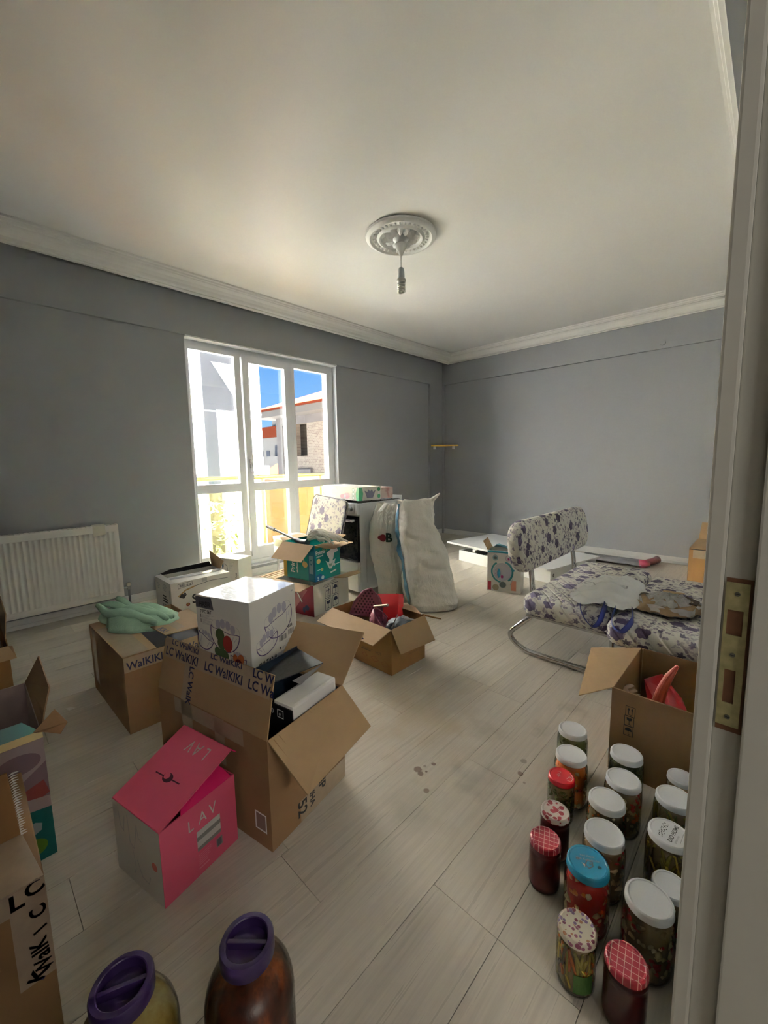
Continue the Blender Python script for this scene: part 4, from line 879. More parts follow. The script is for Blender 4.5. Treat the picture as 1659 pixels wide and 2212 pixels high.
# ---------------------------------------------------------------- floral cloth
def floral(name, base=(.70, .675, .60), ink_=(.085, .065, .125), S=1.0, mid=(.17, .12, .19), quilt=0):
    m, t, p = newmat(name); MC[name] = m
    uv = nd(t, 'ShaderNodeUVMap').outputs[0]; col = None
    def layer(scale, prob, r0, pet, off, rr, stretch=1.0, angle=0.0):
        mp_ = nd(t, 'ShaderNodeMapping'); mp_.inputs['Scale'].default_value = (scale*S, scale*S*stretch, 1); mp_.inputs['Location'].default_value = off; mp_.inputs['Rotation'].default_value = (0, 0, angle)
        t.links.new(uv, mp_.inputs[0]); vo = nd(t, 'ShaderNodeTexVoronoi'); vo.voronoi_dimensions = '2D'; vo.inputs['Scale'].default_value = 1; vo.inputs['Randomness'].default_value = .85
        t.links.new(mp_.outputs[0], vo.inputs['Vector'])
        sb = nd(t, 'ShaderNodeVectorMath', op='SUBTRACT'); t.links.new(mp_.outputs[0], sb.inputs[0]); t.links.new(vo.outputs['Position'], sb.inputs[1])
        s = nd(t, 'ShaderNodeSeparateXYZ'); t.links.new(sb.outputs[0], s.inputs[0]); sc_ = nd(t, 'ShaderNodeSeparateColor'); t.links.new(vo.outputs['Color'], sc_.inputs[0])
        ang = mth(t, 'ARCTAN2', s.outputs[1], s.outputs[0]); ang = mth(t, 'ADD', ang, mth(t, 'MULTIPLY', sc_.outputs[1], 6.28))
        ca = mth(t, 'COSINE', mth(t, 'MULTIPLY', ang, float(pet)))
        rad = mth(t, 'MULTIPLY', mth(t, 'ADD', 1, mth(t, 'MULTIPLY', ca, rr)), r0)
        rad = mth(t, 'MULTIPLY', rad, mth(t, 'ADD', .7, mth(t, 'MULTIPLY', sc_.outputs[2], .5)))
        f = mth(t, 'LESS_THAN', vo.outputs['Distance'], rad)
        f = mth(t, 'MULTIPLY', f, mth(t, 'LESS_THAN', sc_.outputs[0], prob))
        det = mth(t, 'FRACT', mth(t, 'DIVIDE', vo.outputs['Distance'], r0*.36)); return f, det
    f1, d1 = layer(10, .52, .30, 6, (0, 0, 0), .12)
    f2, d2 = layer(25, .33, .30, 5, (3.3, 1.7, 0), .30)
    f3, d3 = layer(44, .34, .36, 2, (7.1, 5.2, 0), .55)
    f4, d4 = layer(30, .34, .36, 3, (1.1, 9.2, 0), .6, 1.6, .6)
    c = mixc(t, mth(t, 'MULTIPLY', f4, .45), base, mid); c = mixc(t, mth(t, 'MULTIPLY', f3, .75), c, mid)
    c = mixc(t, mth(t, 'MULTIPLY', f2, .9), c, ink_); c2 = mixc(t, mth(t, 'MULTIPLY', mth(t, 'GREATER_THAN', d1, .78), .4), ink_, mid)
    c = mixc(t, f1, c, c2)
    t.links.new(c, p.inputs['Base Color']); p.inputs['Roughness'].default_value = .75
    if quilt:
        s = nd(t, 'ShaderNodeSeparateXYZ'); t.links.new(uv, s.inputs[0]); d = mth(t, 'ADD', mth(t, 'MULTIPLY', s.outputs[0], 1.2), s.outputs[1])
        fr_ = mth(t, 'ABSOLUTE', mth(t, 'SUBTRACT', mth(t, 'FRACT', mth(t, 'MULTIPLY', d, 13.)), .5)); h = mth(t, 'MINIMUM', mth(t, 'MULTIPLY', fr_, 7.), 1.)
        bump(t, p, h, .7, .006)
    return m
flo_m = floral('floral_quilted_cloth', quilt=1); flo2_m = floral('floral_cloth', base=(.60, .575, .51))
def cushion(name, w, d, tk, rc, re, mat, parent, seg=8, label=None, puff=0):
    """rounded slab centred on the origin; rc plan corner radius, re edge radius"""
    b = B(); n = seg
    def outline(ins):
        P = []
        for cx, cy, a0 in ((w/2-rc, d/2-rc, 0), (-w/2+rc, d/2-rc, PI/2), (-w/2+rc, -d/2+rc, PI), (w/2-rc, -d/2+rc, 1.5*PI)):
            for k in range(n+1): a = a0+PI/2*k/n; P.append((cx+(rc-ins)*math.cos(a), cy+(rc-ins)*math.sin(a)))
        return P
    rings = []
    for k in range(n+1): a = PI/2*k/n; rings.append((outline(re*(1-math.sin(a))), -tk/2+re*(1-math.cos(a))))
    for k in range(n, -1, -1): a = PI/2*k/n; rings.append((outline(re*(1-math.sin(a))), tk/2-re*(1-math.cos(a))))
    R = [b.verts([(x, y, z) for x, y in P]) for P, z in rings]; m = len(R[0])
    for A_, C_ in zip(R, R[1:]):
        for i in range(m): b.bm.faces.new((A_[i], A_[(i+1) % m], C_[(i+1) % m], C_[i]))
    b.bm.faces.new(R[0][::-1]); b.bm.faces.new(R[-1])
    o = b.obj(name, mat, parent, smooth='auto'); 
    if label: o['label'] = label
    return o
def tilt(o, L, R=(0, 0, 0)): o.location = L; o.rotation_euler = R
fb = thing('floral_board', 'upholstered floral board with dark piping, leaning on the cooker front', 'seat cushion', (-2.825, 2.19, .55))
pd = cushion('pad', .50, .60, .035, .05, .015, flo2_m, fb); tilt(pd, (0, 0, 0), (math.radians(90-13), math.radians(4), math.radians(-4)))
R3 = Matrix.Rotation(math.radians(-4), 4, 'Z') @ Matrix.Rotation(math.radians(4), 4, 'Y') @ Matrix.Rotation(math.radians(77), 4, 'X')
ou = []
for cx, cy, a0 in ((.20, .25, 0), (-.20, .25, PI/2), (-.20, -.25, PI), (.20, -.25, 1.5*PI)):
    for k in range(6): a = a0+PI/2*k/5; ou.append(R3 @ V((cx+.051*math.cos(a), cy+.051*math.sin(a), .012)))
B().tube(ou+[ou[0]], .0055, 6).obj('piping', M('navy_piping', (.03, .028, .045), .6), fb, smooth=True)
# small stand by the window
ssd = thing('small_stand', 'small white stand with a dark front band and chrome legs, behind the nappy box', 'side table', (-3.50, 2.08, 0))
chrome = M('chrome', (.55, .55, .55), .16, 1.0)
B().box(0, .40, 0, .28, .42, .445, bev=.003).obj('top', M('stand_top', (.42, .45, .50), .2), ssd)
B().box(.005, .395, .002, .02, .352, .42, bev=.003).obj('front_band', M('stand_band', (.055, .052, .05), .4), ssd)
for x in (.03, .37):
    for y in (.03, .25): B().tube([(x, y, 0), (x, y, .42)], .011, 12).obj('leg', chrome, ssd, smooth='auto')
B().box(.01, .39, .01, .27, .07, .085, bev=.003).obj('lower_shelf', enam, ssd); B().box(.005, .395, .003, .018, .27, .352, bev=.003).obj('drawer', enam, ssd)
# ---------------------------------------------------------------- open carton of kitchen things, middle of the floor
W, D, H = .50, .285, .258
O_ = carton('kitchenware_carton', 'low open brown carton full of pink strainers, in front of the sacks', 'carton', (-1.42, 1.522), -.5, W, D, H, out=kraft_d)
flap(O_, [(0, .002, H), (W, .002, H), (W-.015, -.125, H-.048), (.0, -.118, H-.05)])
flap(O_, [(W-.002, 0, H), (W-.002, D, H), (W+.066, D+.01, H-.135), (W+.056, .012, H-.122)])
flap(O_, [(W-.02, D-.002, H), (.02, D-.002, H), (.05, D+.05, H+.015), (W-.1, D+.03, H+.02)], label='torn far flap')
B().tube([(W-.02, D, H+.0), (W+.03, D+.05, H-.02), (W+.05, D+.09, H-.035)], [.006, .005, .003], 6).obj('torn_strip', kraft_d, O_)
b = B()
tape(O_, FRONT(W, D, H), .02, H-.03, .22, H-.002)
decal('print', FRONT(W, D, H), lines(.26, .085, .10, 1, .01, .006)+[('l', [(.27, .055), (.29, .068), (.31, .055), (.29, .042), (.27, .055)], .002, 1), ('l', [(.34, .055), (.37, .07), (.40, .052), (.37, .038), (.34, .055)], .002, 1), ('l', [(.42, .05), (.45, .065), (.48, .045), (.44, .03), (.42, .05)], .002, 1)], [M('faded_ink', (.14, .085, .04), .8), M('faded_red', (.22, .06, .03), .8)], O_)
lettering(FRONT(W, D, H), [('WAIKUT - HOT', .27, .088, .022, 0, 0, 1, .01)], [M('faded_ink', (.1, .06, .03), .8)], O_); lettering(RIGHT(W, D, H), [('Gold Rosewater', .13, .09, .016, 0, 0, .9, .0), ('80x24x24x100', .14, .07, .014, 0, 0, .9, .0)], [M('faded_ink', (.1, .06, .03), .8)], O_)
rose_p = M('dusky_pink_plastic', (.25, .065, .105), .4)
cp = (-1.66, 1.66)
def strainer(name, label, loc_, rot, w_, h_):
    o = thing(name, label, 'strainer', loc_); m = Matrix.Rotation(rot[2], 4, 'Z') @ Matrix.Rotation(rot[1], 4, 'Y') @ Matrix.Rotation(rot[0], 4, 'X')
    def ins(x, y, s=.86): return (x*s, (y-h_*.45)*s+h_*.45)
    out_ = [(-w_/2, h_*.02), (w_/2, 0), (w_*.47, h_*.35), (w_*.36, h_*.70), (w_*.12, h_*1.0), (-.1*w_, h_*.9), (-.35*w_, h_*.5)]
    rim = B().tube([m @ V((x, y, 0)) for x, y in out_+[out_[0], out_[1]]], .0065, 8); rim.obj('rim', rose_p, o, smooth=True)
    P = [ins(x, y, .97) for x, y in out_]
    pl_ = B().slab([m @ V((x, y, -.006)) for x, y in P], .003); pl_.obj('plate', rose_p, o)
    b = B()
    for i in range(-4, 5):
        for j in range(0, 9):
            x, y = i*w_*.10+(j % 2)*w_*.05, .02+j*h_*.10
            k = y/h_
            if abs(x) < w_*.42*(1-k*.75) and x > -w_*.45*(1-k): b.tube([m @ V((x, y, -.0035)), m @ V((x, y, -.0028))], .006, 8)
    b.obj('holes', M('hole_shadow', (.055, .012, .022), .7), o, kind='stuff'); return o, m
so, mm = strainer('pink_strainer', 'dusky pink perforated strainer standing upright in the low open carton', (-1.765, 1.665, .205), (math.radians(78), 0, math.radians(28)), .22, .17)
s2o = thing('pink_bowl', 'dusky pink perforated bowl tipped on its side in the low open carton', 'bowl', (-1.615, 1.63, .185))
R4 = Matrix.Rotation(math.radians(40), 4, 'Y') @ Matrix.Rotation(math.radians(-30), 4, 'X')
b = B().lathe([(.10, .05), (.106, .052), (.104, .04), (.085, .0), (.05, -.03), (.02, -.035), (.001, -.035)], n=36, cap=False)
for v in b.bm.verts: v.co = R4 @ v.co
b.obj('shell', rose_p, s2o, smooth=True)
b = B()
for i in range(16):
    for r, z in ((.088, .012), (.070, -.012)): a = 2*PI*i/16+r*9; p = V((r*math.cos(a), r*math.sin(a), z)); b.blob(R4 @ p, (.006, .006, .006), jit=0)
b.obj('holes', M('hole_shadow', (.055, .012, .022), .7), s2o, kind='stuff')
rb = tag(B().box(-.09, .09, -.028, .028, 0, .185, bev=.004, mat=Matrix.Rotation(math.radians(-10), 4, 'Y') @ Matrix.Rotation(math.radians(-18), 4, 'X')).obj('red_box', M('red_plastic', (.50, .022, .028), .35, bs=.2, bscale=18, bdist=.004)), 'bright red box standing in the low open carton behind the strainers', 'box')
rb.location = (-1.655, 1.750, .155); rb.rotation_euler = (0, 0, .15)
rd = tag(B().tube([(0, 0, 0), (.13, -.02, .045)], .0075, 10).obj('metal_handle', M('dull_steel', (.32, .30, .27), .35, .7)), 'pale metal handle rod sticking out above the pink strainer', 'handle'); rd.location = (-1.67, 1.645, .295)
gb = thing('grey_bag', 'crumpled grey plastic bag bundle in the low open carton near its right corner', 'bag', (-1.495, 1.695, .195))
b = B(); random.seed(5)
def gbf(u, v):
    a = 2*PI*u; ph = -PI/2+PI*v; p = V((math.cos(a)*math.cos(ph)*.075, math.sin(a)*math.cos(ph)*.085, math.sin(ph)*.055)); n = noise.noise(p*22)*.022+abs(noise.noise(p*40))*.016; return p*(1+n/.07)
b.grid(48, 26, lambda u, v: tuple(gbf(u, v)), closed=True).obj('bag_body', M('slate_bag', (.085, .105, .125), .3, var=.35, vs=25), gb, smooth=True)
b = B().slab([(-.01, .0, .055), (.05, .01, .058), (.055, .05, .05), (-.005, .04, .052)], .002); b.obj('silver_patch', M('silver_foil', (.45, .48, .50), .25, .6), gb)
tag(B().tube([(0, 0, 0), (.045, .01, .10)], .0035, 8).obj('thin_rod', M('dull_steel', (.3, .3, .3), .3)), 'thin steel rod standing against the grey bag in the low open carton', 'rod').location = (-1.515, 1.62, .20)
tag(B().box(-.10, .10, -.02, .02, 0, .14, mat=Matrix.Rotation(math.radians(24), 4, 'Y')).obj('inner_board', kraft_in), 'piece of brown board leaning inside the low open carton, far left corner', 'board').location = (-1.80, 1.74, .09)
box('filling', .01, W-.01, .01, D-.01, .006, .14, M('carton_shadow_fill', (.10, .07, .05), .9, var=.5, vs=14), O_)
# ---------------------------------------------------------------- sofa bed
sb = thing('sofa_bed', 'folding sofa bed in cream cloth with purple flowers and chrome tube legs', 'sofa bed', (-.98, 2.15, 0))
def pad(x0, x1, y0, y1, z0, z1): c = cushion('seat_pad', x1-x0, y1-y0, z1-z0, .055, .052, flo_m, sb, seg=7); c.location = ((x0+x1)/2+.98, (y0+y1)/2-2.15, (z0+z1)/2); return c
pad(-.992, -.548, 2.135, 3.17, .272, .402); pad(-.536, -.095, 2.045, 3.06, .270, .398)
for k in range(2):                               # seam cords
    pass
bk2 = cushion('backrest', 1.14, .30, .085, .125, .036, flo_m, sb, seg=10); bk2.location = (-.052, .525, .650); bk2.rotation_euler = (math.radians(90), math.radians(0), math.radians(90)); 
bk2.rotation_euler = (Matrix.Rotation(math.radians(-9), 4, 'Y') @ Matrix.Rotation(math.radians(90), 4, 'Z') @ Matrix.Rotation(math.radians(90), 4, 'X')).to_euler()
def arcpts(P, r, n=7):
    out = [V(P[0])]
    for a, b_, c in zip(P, P[1:], P[2:]):
        a, b_, c = V(a), V(b_), V(c); d1 = (a-b_).normalized(); d2 = (c-b_).normalized(); rr = min(r, (a-b_).length*.48, (c-b_).length*.48)
        for k in range(n+1):
            t = k/n; out.append((b_+d1*rr)*(1-t)**2+2*b_*t*(1-t)+(b_+d2*rr)*t*t)
    out.append(V(P[-1])); return out
for y in (2.245, 3.06):
    P = [(-.93, y, .285), (-1.125, y, .075+.015), (-1.02, y, .0165), (-.06-.05, y, .0165), (-.10, y, .285)]
    B().tube([p-V((-.98, 2.15, 0)) for p in arcpts(P, .09)], .0155, 12).obj('leg', chrome, sb, smooth=True)
for y in (2.33, 3.02):
    P = [(-.985, y, .285), (-.985, y, .44), (-1.03, y, .60)]
    B().tube([p-V((-.98, 2.15, 0)) for p in arcpts([(-1.0, y, .26), (-1.012, y, .42), (-1.030, y, .56)], .06)], .0145, 12, flat=(1, 1.5)).obj('back_post', chrome, sb, smooth=True)
B().tube([(.46, -.02, .27), (.46, -.02, .0165)], .012, 10).obj('middle_leg', chrome, sb); B().tube([(.0, .05, .262), (.85, .05, .262)], .012, 10).obj('side_rail', chrome, sb)
for x in (.435, .441): pass
# shopping bag spread on the seat
nonw = M('nonwoven_white', (.78, .78, .76), .8, bs=.35, bscale=420, var=.05, vs=15)
bg_ = thing('white_cloth_bag', 'white nonwoven shopping bag with navy handles spread on the sofa bed', 'bag', (-.60, 2.35, .405))
OUT = [(-.697, 2.142), (-.76, 2.36), (-.775, 2.56), (-.70, 2.74), (-.62, 2.80), (-.53, 2.74), (-.485, 2.60), (-.455, 2.44), (-.452, 2.25), (-.50, 2.15), (-.575, 2.215), (-.64, 2.15)]
cx, cy = -.60, 2.40; ang = sorted([(math.atan2(y-cy, x-cx), math.hypot(x-cx, y-cy)) for x, y in OUT]); ang = [(ang[-1][0]-2*PI, ang[-1][1])]+ang+[(ang[0][0]+2*PI, ang[0][1])]
def rad_at(a):
    a = (a+PI) % (2*PI)-PI
    for (a0, r0), (a1, r1) in zip(ang, ang[1:]):
        if a0 <= a <= a1: k = (a-a0)/(a1-a0); return r0*(1-k)+r1*k
    return .2
def bagf(u, v):
    a = 2*PI*u; r = rad_at(a)*(.001+v); x, y = cx+r*math.cos(a), cy+r*math.sin(a)
    z = .060*(1-v**2.2)*(1+.5*noise.noise(V((x*9, y*9, 1))))+.030*abs(noise.noise(V((x*16, y*10, 4))))*(1-v*.3)+.012*abs(math.sin(a*7))*v*(1 if v > .8 else 0)
    return (x+.60, y-2.35, z+.001)
B().grid(90, 22, bagf, closed=True).obj('bag_body', nonw, bg_, smooth=True)
hb = M('navy_webbing', (.03, .045, .22), .65)
def strap(P, name='handle'):
    pts = arcpts(P, .03); b = B(); b.tube([p-V((-.60, 2.35, .405)) for p in pts], .0165, 8, flat=(.12, 1.0), up=(0, 1, 1)); return b.obj(name, hb, bg_, smooth=True)
strap([(-.69, 2.19, .412), (-.672, 2.125, .395), (-.645, 2.117, .345), (-.602, 2.117, .310), (-.575, 2.117, .350), (-.565, 2.12, .395), (-.575, 2.21, .418)])
strap([(-.525, 2.19, .415), (-.512, 2.07, .409), (-.500, 2.035, .375), (-.462, 2.030, .355), (-.438, 2.032, .385), (-.425, 2.07, .412), (-.46, 2.22, .415)])
lettering(fr((-.16, -.02, .058), (1, .25, 0), (-.1, 1, .1)), [('LCWAIKI', 0, 0, .055, 0, 0, 1.1, .02)], [M('faint_grey_ink', (.45, .45, .46), .8)], bg_)
for p in ((-.088, -.165), (.02, -.15)): box('staple_patch', p[0]-.012, p[0]+.012, p[1]-.008, p[1]+.008, .012, .016, lgrey, bg_)
# torn paper parcel on a tray
pp = thing('torn_parcel', 'torn brown paper parcel on a grey tray at the right of the sofa bed', 'parcel', (-.335, 2.35, .40))
B().lathe([(.085, 0), (.105, .004), (.122, .014), (.124, .018), (.10, .010), (.001, .006)], n=40).obj('tray', M('dark_tray', (.10, .105, .105), .3), pp, smooth='auto')
paper = M('brown_kraft_paper', (.30, .20, .10), .7, var=.4, vs=18, bs=.8, bscale=25, bdist=.01); film = M('crumpled_grey_wrap', (.36, .34, .32), .35, var=.45, vs=22, bs=.9, bscale=30, bdist=.01)
def pf(r0, z0, h, s, k=1.0):
    def f(u, v):
        a = 2*PI*u; r = r0*(1-.95*v**1.6)*(1+.22*noise.noise(V((math.cos(a)*2, math.sin(a)*2, s+v*2)))+.10*noise.noise(V((a*3, v*4, s)))); z = z0+h*math.sin(v*PI/2)+.02*noise.noise(V((math.cos(a)*4, math.sin(a)*4, v*5+s)))
        return (r*math.cos(a)*k, r*math.sin(a), max(z, .013))
    return f
B().grid(60, 14, pf(.132, .018, .055, 2.0), closed=True).obj('paper', paper, pp, smooth=True)
B().grid(60, 14, pf(.105, .050, .030, 6.0, .9), closed=True).obj('plastic_film', film, pp, smooth=True)
b = B().grid(40, 3, lambda u, v: ((.128+.010*math.sin(u*31))*math.cos(2*PI*u)*(1-.03*v), (.128+.010*math.sin(u*31))*math.sin(2*PI*u)*(1-.03*v), .022+.030*v+.006*math.sin(u*47)), closed=True); b.obj('torn_edge', M('pale_paper_edge', (.47, .45, .42), .7, var=.3, vs=30), pp, smooth=True)
B().tube([(-.03, .055, .083), (.02, .03, .09), (.055, .045, .088)], [.008, .011, .006], 6, flat=(.5, 1.5)).obj('cardboard_scrap', M('pale_card', (.55, .38, .20), .7), pp)
B().slab([(.04, .0, .06), (.11, -.01, .055), (.115, .05, .058), (.06, .08, .066)], .004).obj('dark_opening', M('parcel_dark', (.05, .03, .02), .8), pp)
# ---------------------------------------------------------------- big carton right, with red things
W, D, H = .285, .43, .318
Q_ = carton('tall_brown_carton', 'tall open brown carton with handling symbols, behind the jars at the right', 'carton', (-.092, 1.582), 0, W, D, H)
b = flap(Q_, [(.003, .003, H), (.003, D-.003, H), (-.152, D-.17+.0, H+.012), (-.078, -.115, H-.012)])
flap(Q_, [(0, .003, H), (W, .003, H), (W, .022, H-.010), (.01, .022, H-.010)], label='front flap folded inside')
flap(Q_, [(.01, D-.003, H-.0), (.01, D-.012, H-.0), (.01, D-.016, .12), (.01, D-.006, .12)])
decal('handling_symbols', FRONT(W, D, H), mark_up(.048, .232, .036)+mark_glass(.046, .195, .036)+mark_rain(.045, .157, .036), [ink], Q_)
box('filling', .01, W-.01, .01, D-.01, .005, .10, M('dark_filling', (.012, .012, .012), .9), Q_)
def at_(o, x, y, z): o.location = (x, y, z); return o
rp = tag(B().slab([(-.085, .06, .235), (-.03, .10, .262), (.045, .065, .20), (.13, -.09, .12), (.05, -.10, .11), (-.05, -.02, .16)], .012).obj('red_plastic_sheet', M('translucent_red', (.26, .008, .010), .25)), 'glossy dark red plastic sheet lying in the tall brown carton', 'plastic sheet'); at_(rp, -.25, 1.83, .0)
hn = [V((0, 0, 0)), V((.005, .01, .05)), V((.014, .02, .10)), V((.030, .03, .150)), V((.052, .04, .195))]
at_(tag(B().tube(hn, [.024, .020, .0165, .014, .006], 14, flat=(1, .7)).obj('orange_horn_handle', M('orange_red_plastic', (.33, .045, .02), .45)), 'orange red curved handle sticking up out of the tall brown carton', 'handle'), -.262, 1.72, .195)
bd = thing('beige_straps', 'tangled beige straps in the near left corner of the tall brown carton', 'straps', (-.34, 1.68, .19))
for k in range(3): B().tube([(-.02+.02*k, .12-.03*k, .05), (-.03+.015*k, .06, .06-.012*k), (-.005, .02, .03), (.05, .0, .022+.01*k), (.10, .0, .02)], .012, 6, flat=(.35, 1)).obj('strap', M('beige_strap', (.27, .18, .11), .7), bd, smooth=True)
sc2 = thing('steel_clips', 'two steel spring clips beside the beige straps in the tall brown carton', 'clips', (-.285, 1.655, .235))
for k in range(3): B().tube([(.0+.014*k, .0, -.04), (.0+.014*k, .0, .005), (.004+.014*k, .02, .015), (.006+.014*k, .04, .0)], .003, 7).obj('clip_wire', M('dull_steel', (.3, .3, .3), .3), sc2)
# ---------------------------------------------------------------- far right carton, tables, toy box, wrapped bundle
W, D, H = .43, .58, .305
C_ = carton('far_right_carton', 'brown carton near the back wall at the right edge, one flap upright', 'carton', (-.105, 4.64), 0, W, D, H, out=M('kraft_warm', (.34, .175, .055), .7, var=.15, vs=4))
flap(C_, [(.0, 0, H+.004), (W, 0, H+.004), (W, D*.97, H+.006), (.0, D*.97, H+.006)])
flap(C_, [(.003, D, H), (W, D, H), (W, D+.02, H+.175), (.02, D+.02, H+.175)])
tape(C_, FRONT(W, D, H), .03, H-.085, W, H-.008); decal('black_gap', FRONT(W, D, H), [('r', 0, H-.008, W, H, 0)], [ink], C_)
decal('clear_label', TOP(W, D, H), [('r', .20, .08, .32, .40, 0), ('r', .235, .16, .275, .27, 1)], [M('label_plastic', (.42, .34, .28), .2, coat=.5), M('label_smudge', (.16, .13, .12), .6)], C_, h=.0095)
mel = M('white_melamine', (.78, .79, .80), .3)
tb = thing('low_white_cabinet', 'low white melamine cabinet base lying on the floor near the back wall', 'cabinet', (-2.59, 3.945, 0), math.radians(-11.5))
B().box(0, 1.17, 0, .018, 0, .120, bev=.001).obj('front_rail', mel, tb); box('side_panel', 0, .018, .018, .80, 0, .12, mel, tb); box('side_panel', 1.152, 1.17, .018, .80, 0, .12, mel, tb); box('back_rail', .018, 1.152, .78, .80, 0, .12, mel, tb)
b = B(); P = [(.80, -.03)]+[(1.19-.05+.05*math.sin(a), -.03+.05-.05*math.cos(a)) for a in [PI/2*i/6 for i in range(7)]]+[(1.19, .84), (.80, .84)]
b.prism(P, 'z', .120, .142).obj('top_panel', mel, tb)
decal('cam_hole', fr((1.17, 0, 0), (0, 1, 0), (0, 0, 1)), [('e', .05, .07, .012, .018, 0), ('e', .05, .07, .006, .009, 1)], [dgrey, M('dull_steel', (.3, .3, .3), .3)], tb); 
for x in (.18, .42): box('spacer', x, x+.04, .03, .07, .12, .150, mel, tb); box('spacer', x, x+.04, .65, .69, .12, .150, mel, tb)
tp = tag(B().box(0, 1.02, 0, .82, 0, .022, bev=.002).obj('loose_white_panel', mel), 'loose white table panel resting on the low white cabinet, left end', 'panel'); tp.location = (-2.845, 4.065, .1505); tp.rotation_euler = (0, 0, math.radians(-11.5))
W, D, H = .285, .175, .362
Tb = carton('baby_toy_box', 'open white toy box printed with a blue ring, left of the sofa bed', 'box', (-1.515, 3.255), 17, W, D, H, out=whiteb)
F = FRONT(W, D, H); skb = M('sky_blue_print', (.03, .30, .42), .4); tl = M('teal_ring', (.04, .27, .30), .4); mg = M('magenta_print', (.30, .01, .12), .4)
ringp = [('l', [(.128+.088*math.cos(a), .178+.088*1.05*math.sin(a)) for a in [math.radians(t_) for t_ in range(-50, 71, 8)]], .016, 1), ('l', [(.128+.088*math.cos(a), .178+.088*1.05*math.sin(a)) for a in [math.radians(t_) for t_ in range(125, 262, 8)]], .014, 1)]
decal('print', F, [('r', 0, H-.018, W, H-.001, 0), ('e', .128, .178, .078, .080, 6)]+ringp+[('e', .068, .300, .024, .027, 2), ('e', .068, .298, .016, .012, 3), ('e', .182, .300, .029, .030, 4), ('e', .182, .300, .024, .025, 5), ('r', .174, .285, .190, .305, 7), ('e', .10, .165, .014, .042, 8), ('e', .128, .135, .011, .014, 7),
      ('e', .075, .19, .004, .004, 9), ('e', .085, .20, .003, .004, 9), ('e', .07, .16, .003, .004, 9), ('r', .008, .008, .036, .085, 9), ('e', .075, .035, .028, .028, 10), ('e', .135, .065, .031, .031, 4), ('e', .135, .065, .027, .027, 3), ('r', .205, .02, .248, .108, 11), ('e', .225, .20, .008, .009, 0), ('r', .248, .205, .268, .218, 3), ('r', .248, .222, .268, .230, 4), ('l', [(.215, .12), (.20, .07)], .006, 4)],
      [skb, tl, M('pale_blue_print', (.30, .42, .45), .4), M('slate_print', (.12, .15, .16), .4), lgrey, M('offwhite_print', (.60, .57, .55), .4), M('lilac_print', (.52, .49, .53), .4), mg, M('mid_blue', (.02, .19, .36), .4), M('deep_red_print', (.28, .01, .03), .4), M('tan_print', (.42, .34, .22), .4), M('salmon_print', (.58, .22, .14), .4)], Tb)
lettering(F, [('fisher-price', .030, .012, .019, 0, 90, 1, .01)], [whp], Tb)
flap(Tb, [(.003, .0, H), (.003, D, H), (-.035, D-.02, H+.085), (-.045, .02, H+.075)])
B().slab([(.02, D, H), (W-.02, D, H), (W-.08, D*.4, H+.03), (.06, D*.5, H+.035)], .003).obj('flap', [M('flap_blue', (.10, .33, .40), .4)], Tb)
B().slab([(.05, .11, H+.034), (.075, .13, H+.038), (.27, .045, H+.006), (.25, .02, H+.004)], .003).obj('flap', M('flap_blue', (.1, .33, .4), .4), Tb)
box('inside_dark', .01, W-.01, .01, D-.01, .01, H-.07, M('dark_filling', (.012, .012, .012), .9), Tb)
wb = thing('wrapped_bundle', 'flat plastic wrapped bundle with crimson mesh ends along the back wall', 'bundle', (-1.55, 4.97, 0))
def wf(u, v): x = .60*v; a = 2*PI*u; return (x, .13*math.cos(a)*(1+.1*noise.noise(V((x*9, a, 0)))), .030+.028*math.sin(a)+.006*noise.noise(V((x*14, a*2, 3))))
b = B().grid(28, 24, wf, closed=True); b.obj('wrapping', M('grey_film', (.20, .20, .21), .18, var=.5, vs=9, bs=.8, bscale=22, bdist=.01, coat=.5), wb, smooth=True)
b = B().tube([(.0, .0, .03), (.56, .0, .03)], .022, 10).tube([(.0, .07, .03), (.58, .07, .03)], .018, 10); b.obj('contents', M('dark_bar', (.10, .08, .10), .5), wb, kind='stuff')
cr = M('crimson_mesh', (.20, .012, .035), .5, bs=.6, bscale=60, bdist=.004)
B().tube([(.57, -.085, .04), (.63, -.07, .045), (.66, -.05, .035)], [.045, .040, .02], 14).obj('mesh_end', cr, wb, smooth=True); B().tube([(.60, .0, .035), (.66, .12, .04), (.68, .20, .045), (.685, .23, .04)], [.030, .035, .040, .02], 14).obj('mesh_end', M('pink_mesh', (.24, .06, .085), .4, var=.6, vs=50), wb, smooth=True)
